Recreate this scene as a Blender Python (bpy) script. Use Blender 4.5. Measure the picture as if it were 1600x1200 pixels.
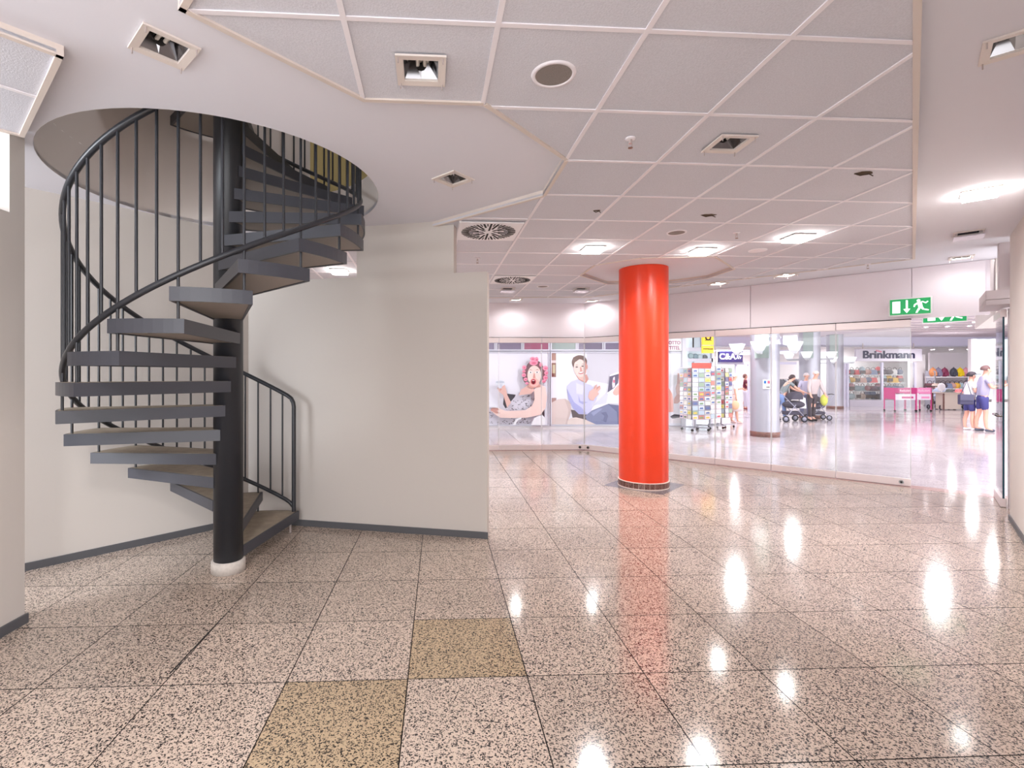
import bpy, bmesh, math, random
from math import sin, cos, pi, radians as R, atan2, hypot, sqrt
from mathutils import Vector, Matrix
from mathutils.geometry import tessellate_polygon
S = bpy.context.scene
for o in list(bpy.data.objects): bpy.data.objects.remove(o)
COL = S.collection
# ---------------------------------------------------------------- camera
FPX, CX, CY, EYE = 775.0, 720.0, 586.0, 1.5
cam = bpy.data.cameras.new('camera'); co = bpy.data.objects.new('camera', cam); COL.objects.link(co)
co.location = (0, 0, EYE); co.rotation_euler = (R(90), 0, 0)
cam.sensor_width = 36; cam.lens = FPX / 1600 * 36
cam.shift_x = (800 - CX) / 1600; cam.shift_y = -(600 - CY) / 1600
cam.clip_start = .05; cam.clip_end = 200
S.camera = co
# ---------------------------------------------------------------- world and exposure
S.view_settings.view_transform = 'Standard'; S.view_settings.look = 'None'
S.view_settings.exposure = 1.03; S.view_settings.gamma = 1; S.view_settings.use_curve_mapping = False
w = bpy.data.worlds.new('world'); S.world = w; w.use_nodes = True
w.node_tree.nodes['Background'].inputs[0].default_value = (.985, .985, 1.0, 1)
w.node_tree.nodes['Background'].inputs[1].default_value = 2.3
PL, TZ = 2.94, 2.895          # plaster ceiling height, tile grid height
def area(name, loc, size, energy, color=(1, 1, 1), rot=(0, 0, 0), sy=None):
    l = bpy.data.lights.new(name, 'AREA'); l.energy = energy; l.color = color
    l.shape = 'RECTANGLE'; l.size = size; l.size_y = sy or size
    o = bpy.data.objects.new(name, l); COL.objects.link(o); o.location = loc; o.rotation_euler = rot
    return o
# lamps of the mall ceiling, fill lamps added over the near room and the daylight coming in on the left
def spot(name, loc, energy, r=.09, color=(1, .965, .985), ang=150):
    l = bpy.data.lights.new(name, 'SPOT'); l.energy = energy; l.color = color; l.shadow_soft_size = r; l.spot_size = R_(ang); l.spot_blend = .6
    o = bpy.data.objects.new(name, l); COL.objects.link(o); o.location = loc; return o
R_ = math.radians
for x, y in ((.2, 12), (3.2, 12), (6.2, 11.2), (10.2, 10.6), (13.0, 8.6), (5.5, 14.8), (9.5, 14.2), (13.5, 12.5), (8, 18), (10.6, 19.2), (17, 16.5), (11, 21.8), (14.6, 20.6), (21, 21.2), (14, 25.2), (20, 25.4)):
    spot('mall_lamp', (x, y, 3.2), 95 if y == 12 else 150, ang=170)
for x, y, e in ((-1.3, .55, 75), (.9, .5, 7), (3.0, .3, 22)): spot('room_fill_lamp', (x, y, 2.88), e, .12, (1, .98, .97), 165)  # added out of view to brighten the pier and the near room
area('daylight_left', (-5.2, .6, 2.3), 1.8, 85, (.86, .93, 1.0), rot=(R(62), 0, R(-62)), sy=1.4)
# ---------------------------------------------------------------- materials
def lin(c): return tuple((x / 255 / 12.92 if x / 255 <= .04045 else ((x / 255 + .055) / 1.055) ** 2.4) for x in c)
MATS = {}
def mat(name, rgb, rough=.6, metal=0, emit=0, spec=.5, bump=0, bscale=60, vary=0, alpha=None):
    if name in MATS: return MATS[name]
    m = bpy.data.materials.new(name); m.use_nodes = True; nt = m.node_tree; b = nt.nodes['Principled BSDF']
    c = lin(rgb); b.inputs['Base Color'].default_value = (*c, 1)
    b.inputs['Roughness'].default_value = rough; b.inputs['Metallic'].default_value = metal
    b.inputs['Specular IOR Level'].default_value = spec
    if emit:
        b.inputs['Emission Color'].default_value = (*c, 1); b.inputs['Emission Strength'].default_value = emit
    if bump or vary:
        geo = nt.nodes.new('ShaderNodeNewGeometry'); n = nt.nodes.new('ShaderNodeTexNoise')
        n.inputs['Scale'].default_value = bscale; n.inputs['Detail'].default_value = 4
        nt.links.new(geo.outputs['Position'], n.inputs['Vector'])
        if bump:
            bp = nt.nodes.new('ShaderNodeBump'); bp.inputs['Strength'].default_value = bump; bp.inputs['Distance'].default_value = .004
            nt.links.new(n.outputs['Fac'], bp.inputs['Height']); nt.links.new(bp.outputs['Normal'], b.inputs['Normal'])
        if vary:
            r = nt.nodes.new('ShaderNodeValToRGB'); r.color_ramp.elements[0].position = .35; r.color_ramp.elements[1].position = .65
            r.color_ramp.elements[0].color = (*[x * (1 - vary) for x in c], 1); r.color_ramp.elements[1].color = (*[min(1, x * (1 + vary)) for x in c], 1)
            nt.links.new(n.outputs['Fac'], r.inputs['Fac']); nt.links.new(r.outputs['Color'], b.inputs['Base Color'])
    MATS[name] = m; return m
def granite(name, base, dark, gray, rough=.11, warm=None, tiles=None):
    m = bpy.data.materials.new(name); m.use_nodes = True; nt = m.node_tree; L = nt.links; b = nt.nodes['Principled BSDF']
    def N(t, **k):
        n = nt.nodes.new(t)
        for a, v in k.items(): setattr(n, a, v)
        return n
    geo = N('ShaderNodeNewGeometry'); pos = geo.outputs['Position']
    no = N('ShaderNodeTexNoise'); no.inputs['Scale'].default_value = 62; no.inputs['Detail'].default_value = 6; no.inputs['Roughness'].default_value = .78
    L.new(pos, no.inputs['Vector'])
    r1 = N('ShaderNodeValToRGB'); e = r1.color_ramp.elements
    e[0].position = .375; e[0].color = (*lin(dark), 1); e[1].position = .415; e[1].color = (*lin(gray), 1)
    x = e.new(.46); x.color = (*lin(base), 1); x = e.new(.66); x.color = (*[min(1, v * 1.12) for v in lin(base)], 1)
    vo = N('ShaderNodeTexVoronoi'); vo.inputs['Scale'].default_value = 185; L.new(pos, vo.inputs['Vector'])
    sx = N('ShaderNodeSeparateColor'); L.new(vo.outputs['Color'], sx.inputs[0])
    ml_ = N('ShaderNodeMath', operation='MULTIPLY_ADD'); ml_.inputs[1].default_value = .42; L.new(sx.outputs[0], ml_.inputs[0])
    sb_ = N('ShaderNodeMath', operation='MULTIPLY_ADD'); sb_.inputs[1].default_value = .75; sb_.inputs[2].default_value = -.08; L.new(no.outputs['Fac'], sb_.inputs[0])
    L.new(sb_.outputs[0], ml_.inputs[2]); L.new(ml_.outputs[0], r1.inputs['Fac'])
    n2 = N('ShaderNodeTexNoise'); n2.inputs['Scale'].default_value = 1.3; n2.inputs['Detail'].default_value = 3; L.new(pos, n2.inputs['Vector'])
    oi = N('ShaderNodeObjectInfo'); mr = N('ShaderNodeMapRange'); mr.inputs['To Min'].default_value = .9; mr.inputs['To Max'].default_value = 1.06
    L.new(oi.outputs['Random'], mr.inputs['Value'])
    m2 = N('ShaderNodeMapRange'); m2.inputs['From Min'].default_value = .3; m2.inputs['From Max'].default_value = .7; m2.inputs['To Min'].default_value = .93; m2.inputs['To Max'].default_value = 1.07
    L.new(n2.outputs['Fac'], m2.inputs['Value'])
    mu = N('ShaderNodeMath', operation='MULTIPLY'); L.new(mr.outputs[0], mu.inputs[0]); L.new(m2.outputs[0], mu.inputs[1])
    vm = N('ShaderNodeVectorMath', operation='SCALE'); L.new(r1.outputs['Color'], vm.inputs[0]); L.new(mu.outputs[0], vm.inputs['Scale'])
    out = vm.outputs[0]
    if tiles:
        mp = N('ShaderNodeMapping'); mp.inputs['Rotation'].default_value = (0, 0, tiles[1]); L.new(pos, mp.inputs['Vector'])
        br = N('ShaderNodeTexBrick'); br.offset = 0; br.inputs['Scale'].default_value = 1; br.inputs['Mortar Size'].default_value = .004
        br.inputs['Brick Width'].default_value = tiles[0]; br.inputs['Row Height'].default_value = tiles[0]
        br.inputs['Color1'].default_value = (1, 1, 1, 1); br.inputs['Color2'].default_value = (.88, .88, .9, 1); br.inputs['Mortar'].default_value = (.45, .42, .42, 1)
        L.new(mp.outputs[0], br.inputs['Vector'])
        v2 = N('ShaderNodeVectorMath', operation='MULTIPLY'); L.new(out, v2.inputs[0]); L.new(br.outputs['Color'], v2.inputs[1]); out = v2.outputs[0]
    L.new(out, b.inputs['Base Color'])
    b.inputs['Roughness'].default_value = rough; b.inputs['Specular IOR Level'].default_value = .5
    MATS[name] = m; return m
def glassmat(name, tint=(.97, .985, .98), refl=1.45):
    m = bpy.data.materials.new(name); m.use_nodes = True; nt = m.node_tree; nt.nodes.clear(); L = nt.links
    o = nt.nodes.new('ShaderNodeOutputMaterial'); mx = nt.nodes.new('ShaderNodeMixShader'); t = nt.nodes.new('ShaderNodeBsdfTransparent')
    g = nt.nodes.new('ShaderNodeBsdfGlossy'); g.inputs['Roughness'].default_value = .02; fr = nt.nodes.new('ShaderNodeFresnel'); fr.inputs['IOR'].default_value = refl
    t.inputs['Color'].default_value = (*tint, 1)
    L.new(fr.outputs[0], mx.inputs[0]); L.new(t.outputs[0], mx.inputs[1]); L.new(g.outputs[0], mx.inputs[2]); L.new(mx.outputs[0], o.inputs[0])
    MATS[name] = m; return m
WALL = mat('wall_paint', (203, 196, 190), .75, bump=.12, bscale=25, spec=.25)
WALLR = mat('wall_paint_right', (218, 211, 206), .75, bump=.1, bscale=25, spec=.25)
PLAST = mat('ceiling_plaster', (223, 222, 230), .85, bump=.1, bscale=12, spec=.2)
TILE = mat('ceiling_tile_fibre', (211, 211, 219), .95, bump=.4, bscale=140, vary=.05, spec=.1)
BAR = mat('ceiling_bar_white', (236, 231, 236), .5)
BARL = mat('ceiling_trim_cream', (216, 204, 196), .55)
HEAD = mat('header_paint', (226, 218, 224), .6)
BASEB = mat('baseboard_grey', (86, 86, 90), .5)
BLK = mat('anthracite_steel', (42, 44, 50), .36, spec=.55)
BLKD = mat('anthracite_steel_tread', (66, 67, 75), .42, spec=.5)
UNDER = mat('tread_underside', (150, 140, 132), .6)
TOPM = mat('tread_covering', (160, 146, 128), .55, vary=.12, bscale=14)
CONC = mat('white_stone_ring', (205, 197, 190), .8, vary=.08, bscale=40)
ORG = mat('orange_lacquer', (232, 62, 28), .3, spec=.5)
SIL = mat('satin_silver_paint', (176, 176, 188), .35, metal=.35)
MET = mat('brushed_metal', (200, 188, 186), .35, metal=.6)
CHR = mat('mirror_metal', (132, 130, 132), .16, metal=1)
DARK = mat('dark_gap', (26, 24, 24), .8)
BRN = granite('brown_granite', (132, 92, 84), (50, 34, 32), (96, 66, 60), .2)
REDST = granite('rose_granite_strip', (196, 158, 148), (120, 92, 88), (168, 132, 124), .15)
GREYG = granite('grey_granite_inlay', (128, 120, 124), (60, 56, 60), (100, 94, 98), .15)
GR = granite('pink_granite', (200, 181, 166), (50, 46, 47), (134, 123, 116))
GRY = granite('yellow_granite', (180, 158, 130), (46, 42, 38), (122, 106, 90))
GRM = granite('mall_granite', (218, 208, 210), (146, 138, 140), (190, 180, 182), .1, tiles=(.592, -.0423))
GLASS = glassmat('clear_glass'); GLEDGE = mat('glass_edge_teal', (20, 62, 78), .2)
WHITE = mat('white_gloss', (236, 234, 236), .4)
WARMW = mat('shop_white', (240, 236, 238), .7)
LILAC = mat('lilac_fascia', (216, 214, 234), .6)
# ---------------------------------------------------------------- mesh helpers
class MB:
    def __init__(s): s.v = []; s.f = []; s.m = []; s.mats = []; s.sm = []
    def mi(s, m):
        if m not in s.mats: s.mats.append(m)
        return s.mats.index(m)
    def add(s, vs, fs, m, smooth=False):
        k = len(s.v); s.v += [tuple(v) for v in vs]; i = s.mi(m)
        for f in fs: s.f.append(tuple(k + a for a in f)); s.m.append(i); s.sm.append(smooth)
        return s
    def box(s, c, d, m, rz=0, M=None):
        x, y, z = [q / 2 for q in d]
        vs = [Vector((a * x, b * y, e * z)) for a, b, e in [(-1,-1,-1),(1,-1,-1),(1,1,-1),(-1,1,-1),(-1,-1,1),(1,-1,1),(1,1,1),(-1,1,1)]]
        T = Matrix.Translation(c) @ (M or Matrix.Rotation(rz, 4, 'Z'))
        s.add([T @ v for v in vs], [(3,2,1,0),(4,5,6,7),(0,1,5,4),(1,2,6,5),(2,3,7,6),(3,0,4,7)], m); return s
    def prism(s, p, z0, z1, m, mt=None):
        n = len(p); vs = [(x, y, z0) for x, y in p] + [(x, y, z1) for x, y in p]
        a = sum(p[i][0]*p[(i+1)%n][1]-p[(i+1)%n][0]*p[i][1] for i in range(n))
        if a < 0: return s.prism(p[::-1], z0, z1, m, mt)
        s.add(vs, [tuple(range(n))[::-1]] + [(i, (i+1) % n, n+(i+1) % n, n+i) for i in range(n)], m)
        s.add([(x, y, z1) for x, y in p], [tuple(range(n))], mt or m); return s
    def tube(s, path, r, m, n=8, caps=True):
        P = [Vector(p) for p in path]; k = len(P); rr = r if isinstance(r, (list, tuple)) else [r]*k
        t0 = (P[1]-P[0]).normalized(); up = Vector((0,0,1)) if abs(t0.z) < .9 else Vector((1,0,0)); vs = []
        a = t0.cross(up).normalized()
        for i in range(k):
            t = ((P[min(i+1,k-1)]-P[max(i-1,0)])).normalized(); a = (a - t*a.dot(t)).normalized(); b = t.cross(a)
            vs += [P[i] + (a*cos(2*pi*j/n) + b*sin(2*pi*j/n))*rr[i] for j in range(n)]
        fs = [(i*n+j, i*n+(j+1) % n, (i+1)*n+(j+1) % n, (i+1)*n+j) for i in range(k-1) for j in range(n)]
        s.add(vs, fs, m, True)
        if caps: s.add(vs[:n], [tuple(range(n))[::-1]], m); s.add(vs[-n:], [tuple(range(n))], m)
        return s
    def lathe(s, prof, m, n=24, c=(0,0,0), a0=0, a1=2*pi, smooth=True, rz=0):
        full = abs(a1-a0-2*pi) < 1e-6; k = len(prof); nn = n if full else n+1; vs = []
        for j in range(nn):
            a = a0+(a1-a0)*j/n + rz; vs += [(c[0]+r*cos(a), c[1]+r*sin(a), c[2]+z) for r, z in prof]
        fs = [(j*k+i, ((j+1) % nn)*k+i, ((j+1) % nn)*k+i+1, j*k+i+1) for j in range(n) for i in range(k-1)]
        s.add(vs, fs, m, smooth); return s
    def ell(s, c, d, m, n=12, k=8, M=None):
        vs = []; T = M or Matrix()
        for i in range(k+1):
            t = pi*i/k
            vs += [Vector(c) + T @ Vector((d[0]*sin(t)*cos(2*pi*j/n), d[1]*sin(t)*sin(2*pi*j/n), -d[2]*cos(t))) for j in range(n)]
        s.add(vs, [(i*n+j, i*n+(j+1) % n, (i+1)*n+(j+1) % n, (i+1)*n+j) for i in range(k) for j in range(n)], m, True); return s
    def mesh(s, name):
        me = bpy.data.meshes.new(name); me.from_pydata(s.v, [], s.f)
        for m in s.mats: me.materials.append(m)
        me.polygons.foreach_set('material_index', s.m); me.polygons.foreach_set('use_smooth', s.sm); me.update(); return me
    def build(s, name, parent=None, bev=0, **props):
        o = bpy.data.objects.new(name, s.mesh(name)); COL.objects.link(o)
        if parent: o.parent = parent
        for k, v in props.items(): o[k] = v
        if bev:
            b = o.modifiers.new('bevel', 'BEVEL'); b.width = bev; b.segments = 2; b.limit_method = 'ANGLE'
        return o
def thing(name, label, cat, loc=(0,0,0), rz=0, group=None):
    o = bpy.data.objects.new(name, None); COL.objects.link(o); o.location = loc; o.rotation_euler = (0,0,rz)
    o['label'] = label; o['category'] = cat; o.empty_display_size = .1
    if group: o['group'] = group
    return o
def tag(o, label, cat, group=None):
    o['label'] = label; o['category'] = cat
    if group: o['group'] = group
    return o
def struct(o): o['kind'] = 'structure'; return o
def copy_tree(o, parent=None):
    c = o.copy(); COL.objects.link(c)
    if parent: c.parent = parent
    for ch in [k for k in bpy.data.objects if k.parent == o]: copy_tree(ch, c)
    return c
# photograph point -> place on a horizontal plane (for laying the plan out)
def plane(px, py, z): Y = FPX*(EYE-z)/(py-CY); return ((px-CX)/FPX*Y, Y)
def Fp(px, py): return plane(px, py, 0)
def Cp(px, py): return plane(px, py, PL)
def Tp(px, py): return plane(px, py, TZ)
def half(poly, a, b):                       # keep what lies left of a->b
    out = []; n = len(poly)
    def sd(p): return (b[0]-a[0])*(p[1]-a[1]) - (b[1]-a[1])*(p[0]-a[0])
    for i in range(n):
        p, q = poly[i], poly[(i+1) % n]; sp, sq = sd(p), sd(q)
        if sp >= 0: out.append(p)
        if (sp > 1e-9 and sq < -1e-9) or (sp < -1e-9 and sq > 1e-9):
            t = sp/(sp-sq); out.append((p[0]+(q[0]-p[0])*t, p[1]+(q[1]-p[1])*t))
    return out
def parea(p): return .5*sum(p[i][0]*p[(i+1) % len(p)][1]-p[(i+1) % len(p)][0]*p[i][1] for i in range(len(p)))
def inter(poly, cv):
    for i in range(len(cv)):
        poly = half(poly, cv[i], cv[(i+1) % len(cv)])
        if len(poly) < 3: return []
    return poly if abs(parea(poly)) > 1e-6 else []
def minus(pieces, cv):
    out = []
    for p in pieces:
        rest = p
        if not inter(p, cv): out.append(p); continue
        for i in range(len(cv)):
            a, b = cv[i], cv[(i+1) % len(cv)]
            o = half(rest, b, a)
            if len(o) > 2 and abs(parea(o)) > 1e-6: out.append(o)
            rest = half(rest, a, b)
            if len(rest) < 3: break
    return out
def sq(c, s, rz): return [(c[0]+s/2*(a*cos(rz)-b*sin(rz)), c[1]+s/2*(a*sin(rz)+b*cos(rz))) for a, b in ((-1,-1),(1,-1),(1,1),(-1,1))]
def ccw(p): return p if parea(p) > 0 else p[::-1]
# ---------------------------------------------------------------- plan
DG = Vector((.676, .737)); DN = Vector((.7317, -.6815))      # the two diagonal directions
SC = (-1.785, 3.81)                                          # stair centre
G0 = Vector((2.485, 9.98))
def gl(t, off=0): p = G0 + DN*t - Vector((.6815, .7317))*off; return (p.x, p.y)   # along the diagonal glass line
G1 = (6.585, 6.13)
WB0, WB1 = Vector((-2.17, 5.07)), Vector((.24, 4.548))
def wb(px):                                                  # photograph column -> distance along the back wall
    s = (px-CX)/FPX; d = WB1-WB0; t = (s*WB0.y-WB0.x)/(d.x-s*d.y); return t
wbrot = atan2(WB1.y-WB0.y, WB1.x-WB0.x); wbl = (WB1-WB0).length
dgrot = atan2(DG.y, DG.x); dnrot = atan2(DN.y, DN.x)
CG = (.61072405*TZ/TZ*1.395/1.4, .03719617*1.395/1.4); CO = (.75987668*1.395/1.4, 2.02259887*1.395/1.4)
crot = atan2(CG[1], CG[0]); CS = hypot(*CG)
def cn(i, j): return (CO[0]+CG[0]*i-CG[1]*j, CO[1]+CG[1]*i+CG[0]*j)
FG = (.5913996, .02501856); FO = (-1.44413207, 2.39673091); frot = atan2(FG[1], FG[0])
def fn(i, j): return (FO[0]+FG[0]*i-FG[1]*j, FO[1]+FG[1]*i+FG[0]*j)
TREG = [(-1.08,1.893),(.397,.395),(5.47,5.97),(2.33,8.9),(-3,9.12),(-3,7.07),(.638,3.861),(.6745,3.227),(.116,2.568),(-.4966,2.532)]
OCT = ccw([(2.25,7.61),(3.17,7.53),(3.55,7.16),(3.6,6.55),(3.0,5.87),(2.157,5.95),(1.72,6.32),(1.69,6.95)])
TSTRIP = ccw([(-1.737,2.171),(-2.564,2.914),(-2.564-2.4*.676,2.914-2.4*.737),(-1.737-2.4*.676,2.171-2.4*.737)])
def tris(poly):
    t = tessellate_polygon([[Vector((x, y, 0)) for x, y in poly]]); return [ccw([poly[i] for i in q]) for q in t]
TTRI = tris(TREG)
# fixtures: (centre, plane height, rotation, lit)
FIX = [
 ('photo_a', Cp(257, 73), PL, dgrot, 0, 'unlit square mirror downlight in the plaster above the spiral staircase'),
 ('photo_b', Tp(658, 109), TZ, crot, 0, 'unlit square mirror downlight in a tile left of the big round speaker'),
 ('photo_c', Cp(708, 279), PL, dgrot, 0, 'unlit square mirror downlight alone in the plaster between staircase and tile ceiling'),
 ('photo_d', Tp(1139, 224), TZ, crot, 0, 'unlit square mirror downlight in a ceiling tile right of the nearest sprinkler'),
 ('photo_e', Cp(1590, 66), PL, dgrot, 0, 'unlit square mirror downlight in the plaster strip at the right picture edge'),
 ('lit_a', Tp(927, 388), TZ, crot, 1, 'glowing square downlight left of the top of the orange column'),
 ('lit_b', Tp(1097, 391), TZ, crot, 1, 'glowing square downlight just right of the top of the orange column'),
 ('lit_c', Tp(1247, 370), TZ, crot, 1, 'glowing square downlight in the tiles second to the right of the orange column'),
 ('lit_d', Cp(1532, 300), PL, dgrot, 1, 'glowing square downlight in the right plaster strip beside the right wall'),
 ('far_a', Tp(793, 451), TZ, crot, 0, 'square downlight with hanging glass plate behind the farther round air outlet'),
 ('far_b', Tp(908, 451), TZ, crot, 0, 'square downlight with hanging glass plate left of the column coffer, far rows'),
 ('far_c', Cp(806, 468), PL, crot, 1, 'small lit downlight in the far plaster strip, leftmost above the posters'),
 ('far_d', Cp(925, 470), PL, crot, 1, 'small lit downlight in the far plaster strip next left of the orange column'),
 ('far_e', Tp(1122, 443), TZ, crot, 1, 'small lit downlight in the far tiles close right of the column coffer'),
 ('far_f', Tp(1228, 430), TZ, crot, 1, 'small lit downlight in the far tiles near the glass front header'),
 ('far_g', Cp(1502, 402), PL, dgrot, 1, 'small lit downlight in the plaster above the running man exit sign'),
 ('far_h', Cp(1513, 364), PL, dgrot, 0, 'unlit slim downlight in the right plaster strip before the last small lit one'),
 ('hid_a', (-1.62, 6.62), TZ, crot, 1, 'lit downlight in the ceiling behind the beige back wall opening'),  # added lamp, brightens what shows through the wall opening
 ('hid_b', (-.1, 7.9), TZ, crot, 1, 'lit downlight in the ceiling far behind the beige back wall'),  # added out-of-view lamp, lifts the far floor and ceiling
]
HOLES = [sq(f[1], .168, f[3]) for f in FIX]
SPK = [(Tp(865, 118), .093, 'large round grey ceiling speaker near the top centre of the picture', 1),
       (Tp(1057, 364), .085, 'round grey ceiling speaker in the tiles above the orange column', 1),
       (Tp(848, 448), .085, 'small round grey ceiling speaker in the far tiles left of the column', 1),
       (Tp(1184, 392), .085, 'round ceiling speaker with white grille right of the orange column', 0)]
# ---------------------------------------------------------------- room shell
# floor
fl = struct(MB().prism([(-6, -2.5), (7.5, -2.5), (7.5, 6.2), (2.6, 10.2), (-6, 10.2)], -.12, -.012, DARK).build('floor'))
tc = {}
def keep_floor(p):
    a, b = gl(0, .13), gl(6, .13)
    p = half(p, b, a)
    p = half(p, (4, 9.98-.13+.05), (-4, 9.98-.13-.29))
    p = half(p, (5.69+.2-.676*6, 5.14-.737*6), (5.69+.2+.676*4, 5.14+.737*4))
    return p
n_t = 0
for j in range(-2, 13):
    for i in range(-6, 15):
        g = .0026
        c = [fn(i, j), fn(i+1, j), fn(i+1, j+1), fn(i, j+1)]; mx = sum(p[0] for p in c)/4; my = sum(p[1] for p in c)/4
        if mx < -.93*my-.9 or mx > 1.25*my+.8 or my < 1.45: continue
        q = []
        for (x, y) in c: d = Vector((mx-x, my-y)); d.normalize(); q.append((x+d.x*g*1.4, y+d.y*g*1.4))
        k = keep_floor(q)
        if len(k) < 3 or abs(parea(k)) < .004: continue
        if my > 5.2 and mx < -1.6: continue
        yel = (i, j) in ((1, -1), (2, 0))
        whole = len(k) == 4 and abs(abs(parea(k))-abs(parea(q))) < 1e-5
        if whole:
            if yel not in tc:
                m = GRY if yel else GR; s = CS; f2 = FG
                loc = [((x-mx), (y-my)) for x, y in q]
                tc[yel] = MB().prism(loc, -.012, 0, DARK, m).mesh('floor_tile')
            o = bpy.data.objects.new('floor_tile', tc[yel]); o.location = (mx, my, 0); COL.objects.link(o); o.parent = fl
        else:
            o = MB().prism([(x-mx, y-my) for x, y in k], -.012, 0, DARK, GRY if yel else GR).build('floor_tile', fl); o.location = (mx, my, 0)
        n_t += 1
print('floor tiles', n_t)
# plain granite behind the viewer and behind the walls
MB().prism([(-6, -2.5), (7.5, -2.5), (7.5, 1.3), (-6, 1.3)], -.0118, -.0005, GR).build('floor_apron', fl)
MB().prism([(-6, 5.3), (-1.9, 5.3), (-1.9, 9.6), (-6, 9.6)], -.0118, -.0005, GR).build('floor_apron', fl)
# rose strip under the glass, grey inlay and joint strip
MB().prism([gl(0, .125), gl(6.2, .125), gl(6.2, -.12), gl(0, -.12)], -.012, .0005, REDST).build('rose_strip', fl)
MB().prism([(-6, 9.855-.4), (2.47, 9.86), (2.47, 10.07), (-6, 10.07-.36)], -.012, .0005, REDST).build('rose_strip', fl)
MB().prism(sq((2.505, 6.77), .80, dgrot), -.01, .0012, GREYG).build('grey_inlay', fl)
a, b = Fp(265, 1053), Fp(346, 967)
MB().prism([(a[0]-.004, a[1]), (a[0]+.004, a[1]), (b[0]+.003, b[1]), (b[0]-.003, b[1])], -.01, .0015, DARK).build('joint_strip', fl)
# ceiling
circ = [(SC[0]+1.137*cos(2*pi*k/72), SC[1]+1.137*sin(2*pi*k/72)) for k in range(72)]
pc = [ccw([(-6, -1.6), (7.6, -1.6), (7.6, 6.0), (6.62, 6.18), (2.55, 10.03), (-6, 9.75)])]
for h in [circ]+HOLES: pc = minus(pc, h)
cb = MB()
for p in pc: cb.prism(p, PL, PL+.03, PLAST)
ceil = struct(cb.build('ceiling'))
def grid(tri, holes, rng, org, ax, size, trim, frm):
    def node(i, j): return (org[0]+ax[0]*i-ax[1]*j, org[1]+ax[1]*i+ax[0]*j)
    rot = atan2(ax[1], ax[0]); n = 0
    for j in rng[1]:
        for i in rng[0]:
            q = ccw([node(i, j), node(i+1, j), node(i+1, j+1), node(i, j+1)])
            ps = [x for x in (inter(q, t) for t in tri) if x]
            if not ps: continue
            for h in holes: ps = minus(ps, h)
            if sum(abs(parea(p)) for p in ps) < .002: continue
            mb = MB()
            cx0 = sum(p[0] for p in q)/4; cy0 = sum(p[1] for p in q)/4
            for p in ps: mb.prism([(x-cx0, y-cy0) for x, y in p], TZ+.006, TZ+.02, TILE)
            o = mb.build('ceiling_tile', ceil); o.location = (cx0, cy0, random.Random(i*31+j).uniform(0, .0015)); n += 1
    for d in (0, 1):
        for k in rng[d]:
            mb = MB(); A = (node(k, rng[1][0]), node(k, rng[1][-1]+1)) if d == 0 else (node(rng[0][0], k), node(rng[0][-1]+1, k))
            v = (Vector(A[1])-Vector(A[0])).normalized(); nn = Vector((-v.y, v.x))*.0115
            q = ccw([tuple(Vector(A[0])-nn), tuple(Vector(A[1])-nn), tuple(Vector(A[1])+nn), tuple(Vector(A[0])+nn)])
            ps = [x for x in (inter(q, t) for t in tri) if x]
            for h in holes: ps = minus(ps, h)
            for p in ps: mb.prism(p, TZ+(.0005 if d else 0), TZ+.0058, BAR)
            if ps: mb.build('grid_bar', ceil)
    return n
n = grid(TTRI, [OCT]+HOLES, (range(-8, 9), range(-3, 14)), CO, CG, CS, BAR, None)
print('ceiling tiles', n)
sa = (-DG.x*.6, -DG.y*.6); so = (-2.105-.0, 2.479)
def strip_grid():
    tri = tris(TSTRIP); o0 = Vector((-2.128, 2.506)); ax = DG*.6
    return grid(tri, HOLES, (range(-5, 1), range(-2, 3)), (o0.x, o0.y), (ax.x, ax.y), .6, BAR, None)
print('strip tiles', strip_grid())
def edge_trim(poly, closed, m, z0, z1, w=.026, inward=1, name='edge_trim'):
    k = len(poly)
    for i in range(k if closed else k-1):
        a, b = Vector(poly[i]), Vector(poly[(i+1) % k]); v = (b-a).normalized(); n = Vector((-v.y, v.x))*w*inward
        if min(a.y, b.y) < .2 and max(a.y, b.y) < 1.2: pass
        MB().prism([tuple(a), tuple(b), tuple(b+n), tuple(a+n)], z0+.0005*(i % 3), z1-.0005*(i % 3), m).build(name, ceil)
edge_trim(TREG, True, BARL, TZ-.003, PL+.001)
edge_trim(OCT, True, BARL, TZ-.003, PL+.001, inward=-1)
edge_trim(TSTRIP, True, BARL, TZ-.003, PL+.001)
# walls
def wall_seg(a, b, th, z0, z1, m, mb=None):
    a = Vector(a); b = Vector(b); v = (b-a).normalized(); n = Vector((-v.y, v.x))*th
    (mb or MB()).prism([tuple(a), tuple(b), tuple(b+n), tuple(a+n)], z0, z1, m); return mb
def wbp(t, off=0):
    v = (WB1-WB0).normalized(); p = WB0 + (WB1-WB0)*t + Vector((-v.y, v.x))*off; return (p.x, p.y)
mb = MB(); lo = 2.45
wall_seg(wbp(-.05), wbp(1), .12, 0, lo, WALL, mb)
wall_seg(wbp(-.05), wbp(wb(462)), .12, lo, PL, WALL, mb)
wall_seg(wbp(wb(557.5)), wbp(wb(709)), .12, lo, PL, WALL, mb)
wback = struct(mb.build('wall_back'))
LW = Vector((-3.31, 3.829))
mb = MB(); wall_seg(tuple(LW-DG*4.5), tuple(WB0+DG*.08), .15, 0, PL, WALL, mb)
wleft = struct(mb.build('wall_left'))
mb = MB(); PX = -2.634
mb.box(((PX-.11), (2.996-2)/2-.0, lo/2), (.22, 4.996, lo), WALL)
mb.box(((PX-.11), 2.9455, (lo+PL)/2), (.22, .101, PL-lo), WALL)
wpier = struct(mb.build('wall_pier'))
RW = Vector((5.69, 5.14))
mb = MB(); wall_seg(tuple(RW), tuple(RW-DG*7.5), .22, 0, PL, WALLR, mb)
wright = struct(mb.build('wall_right'))
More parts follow.
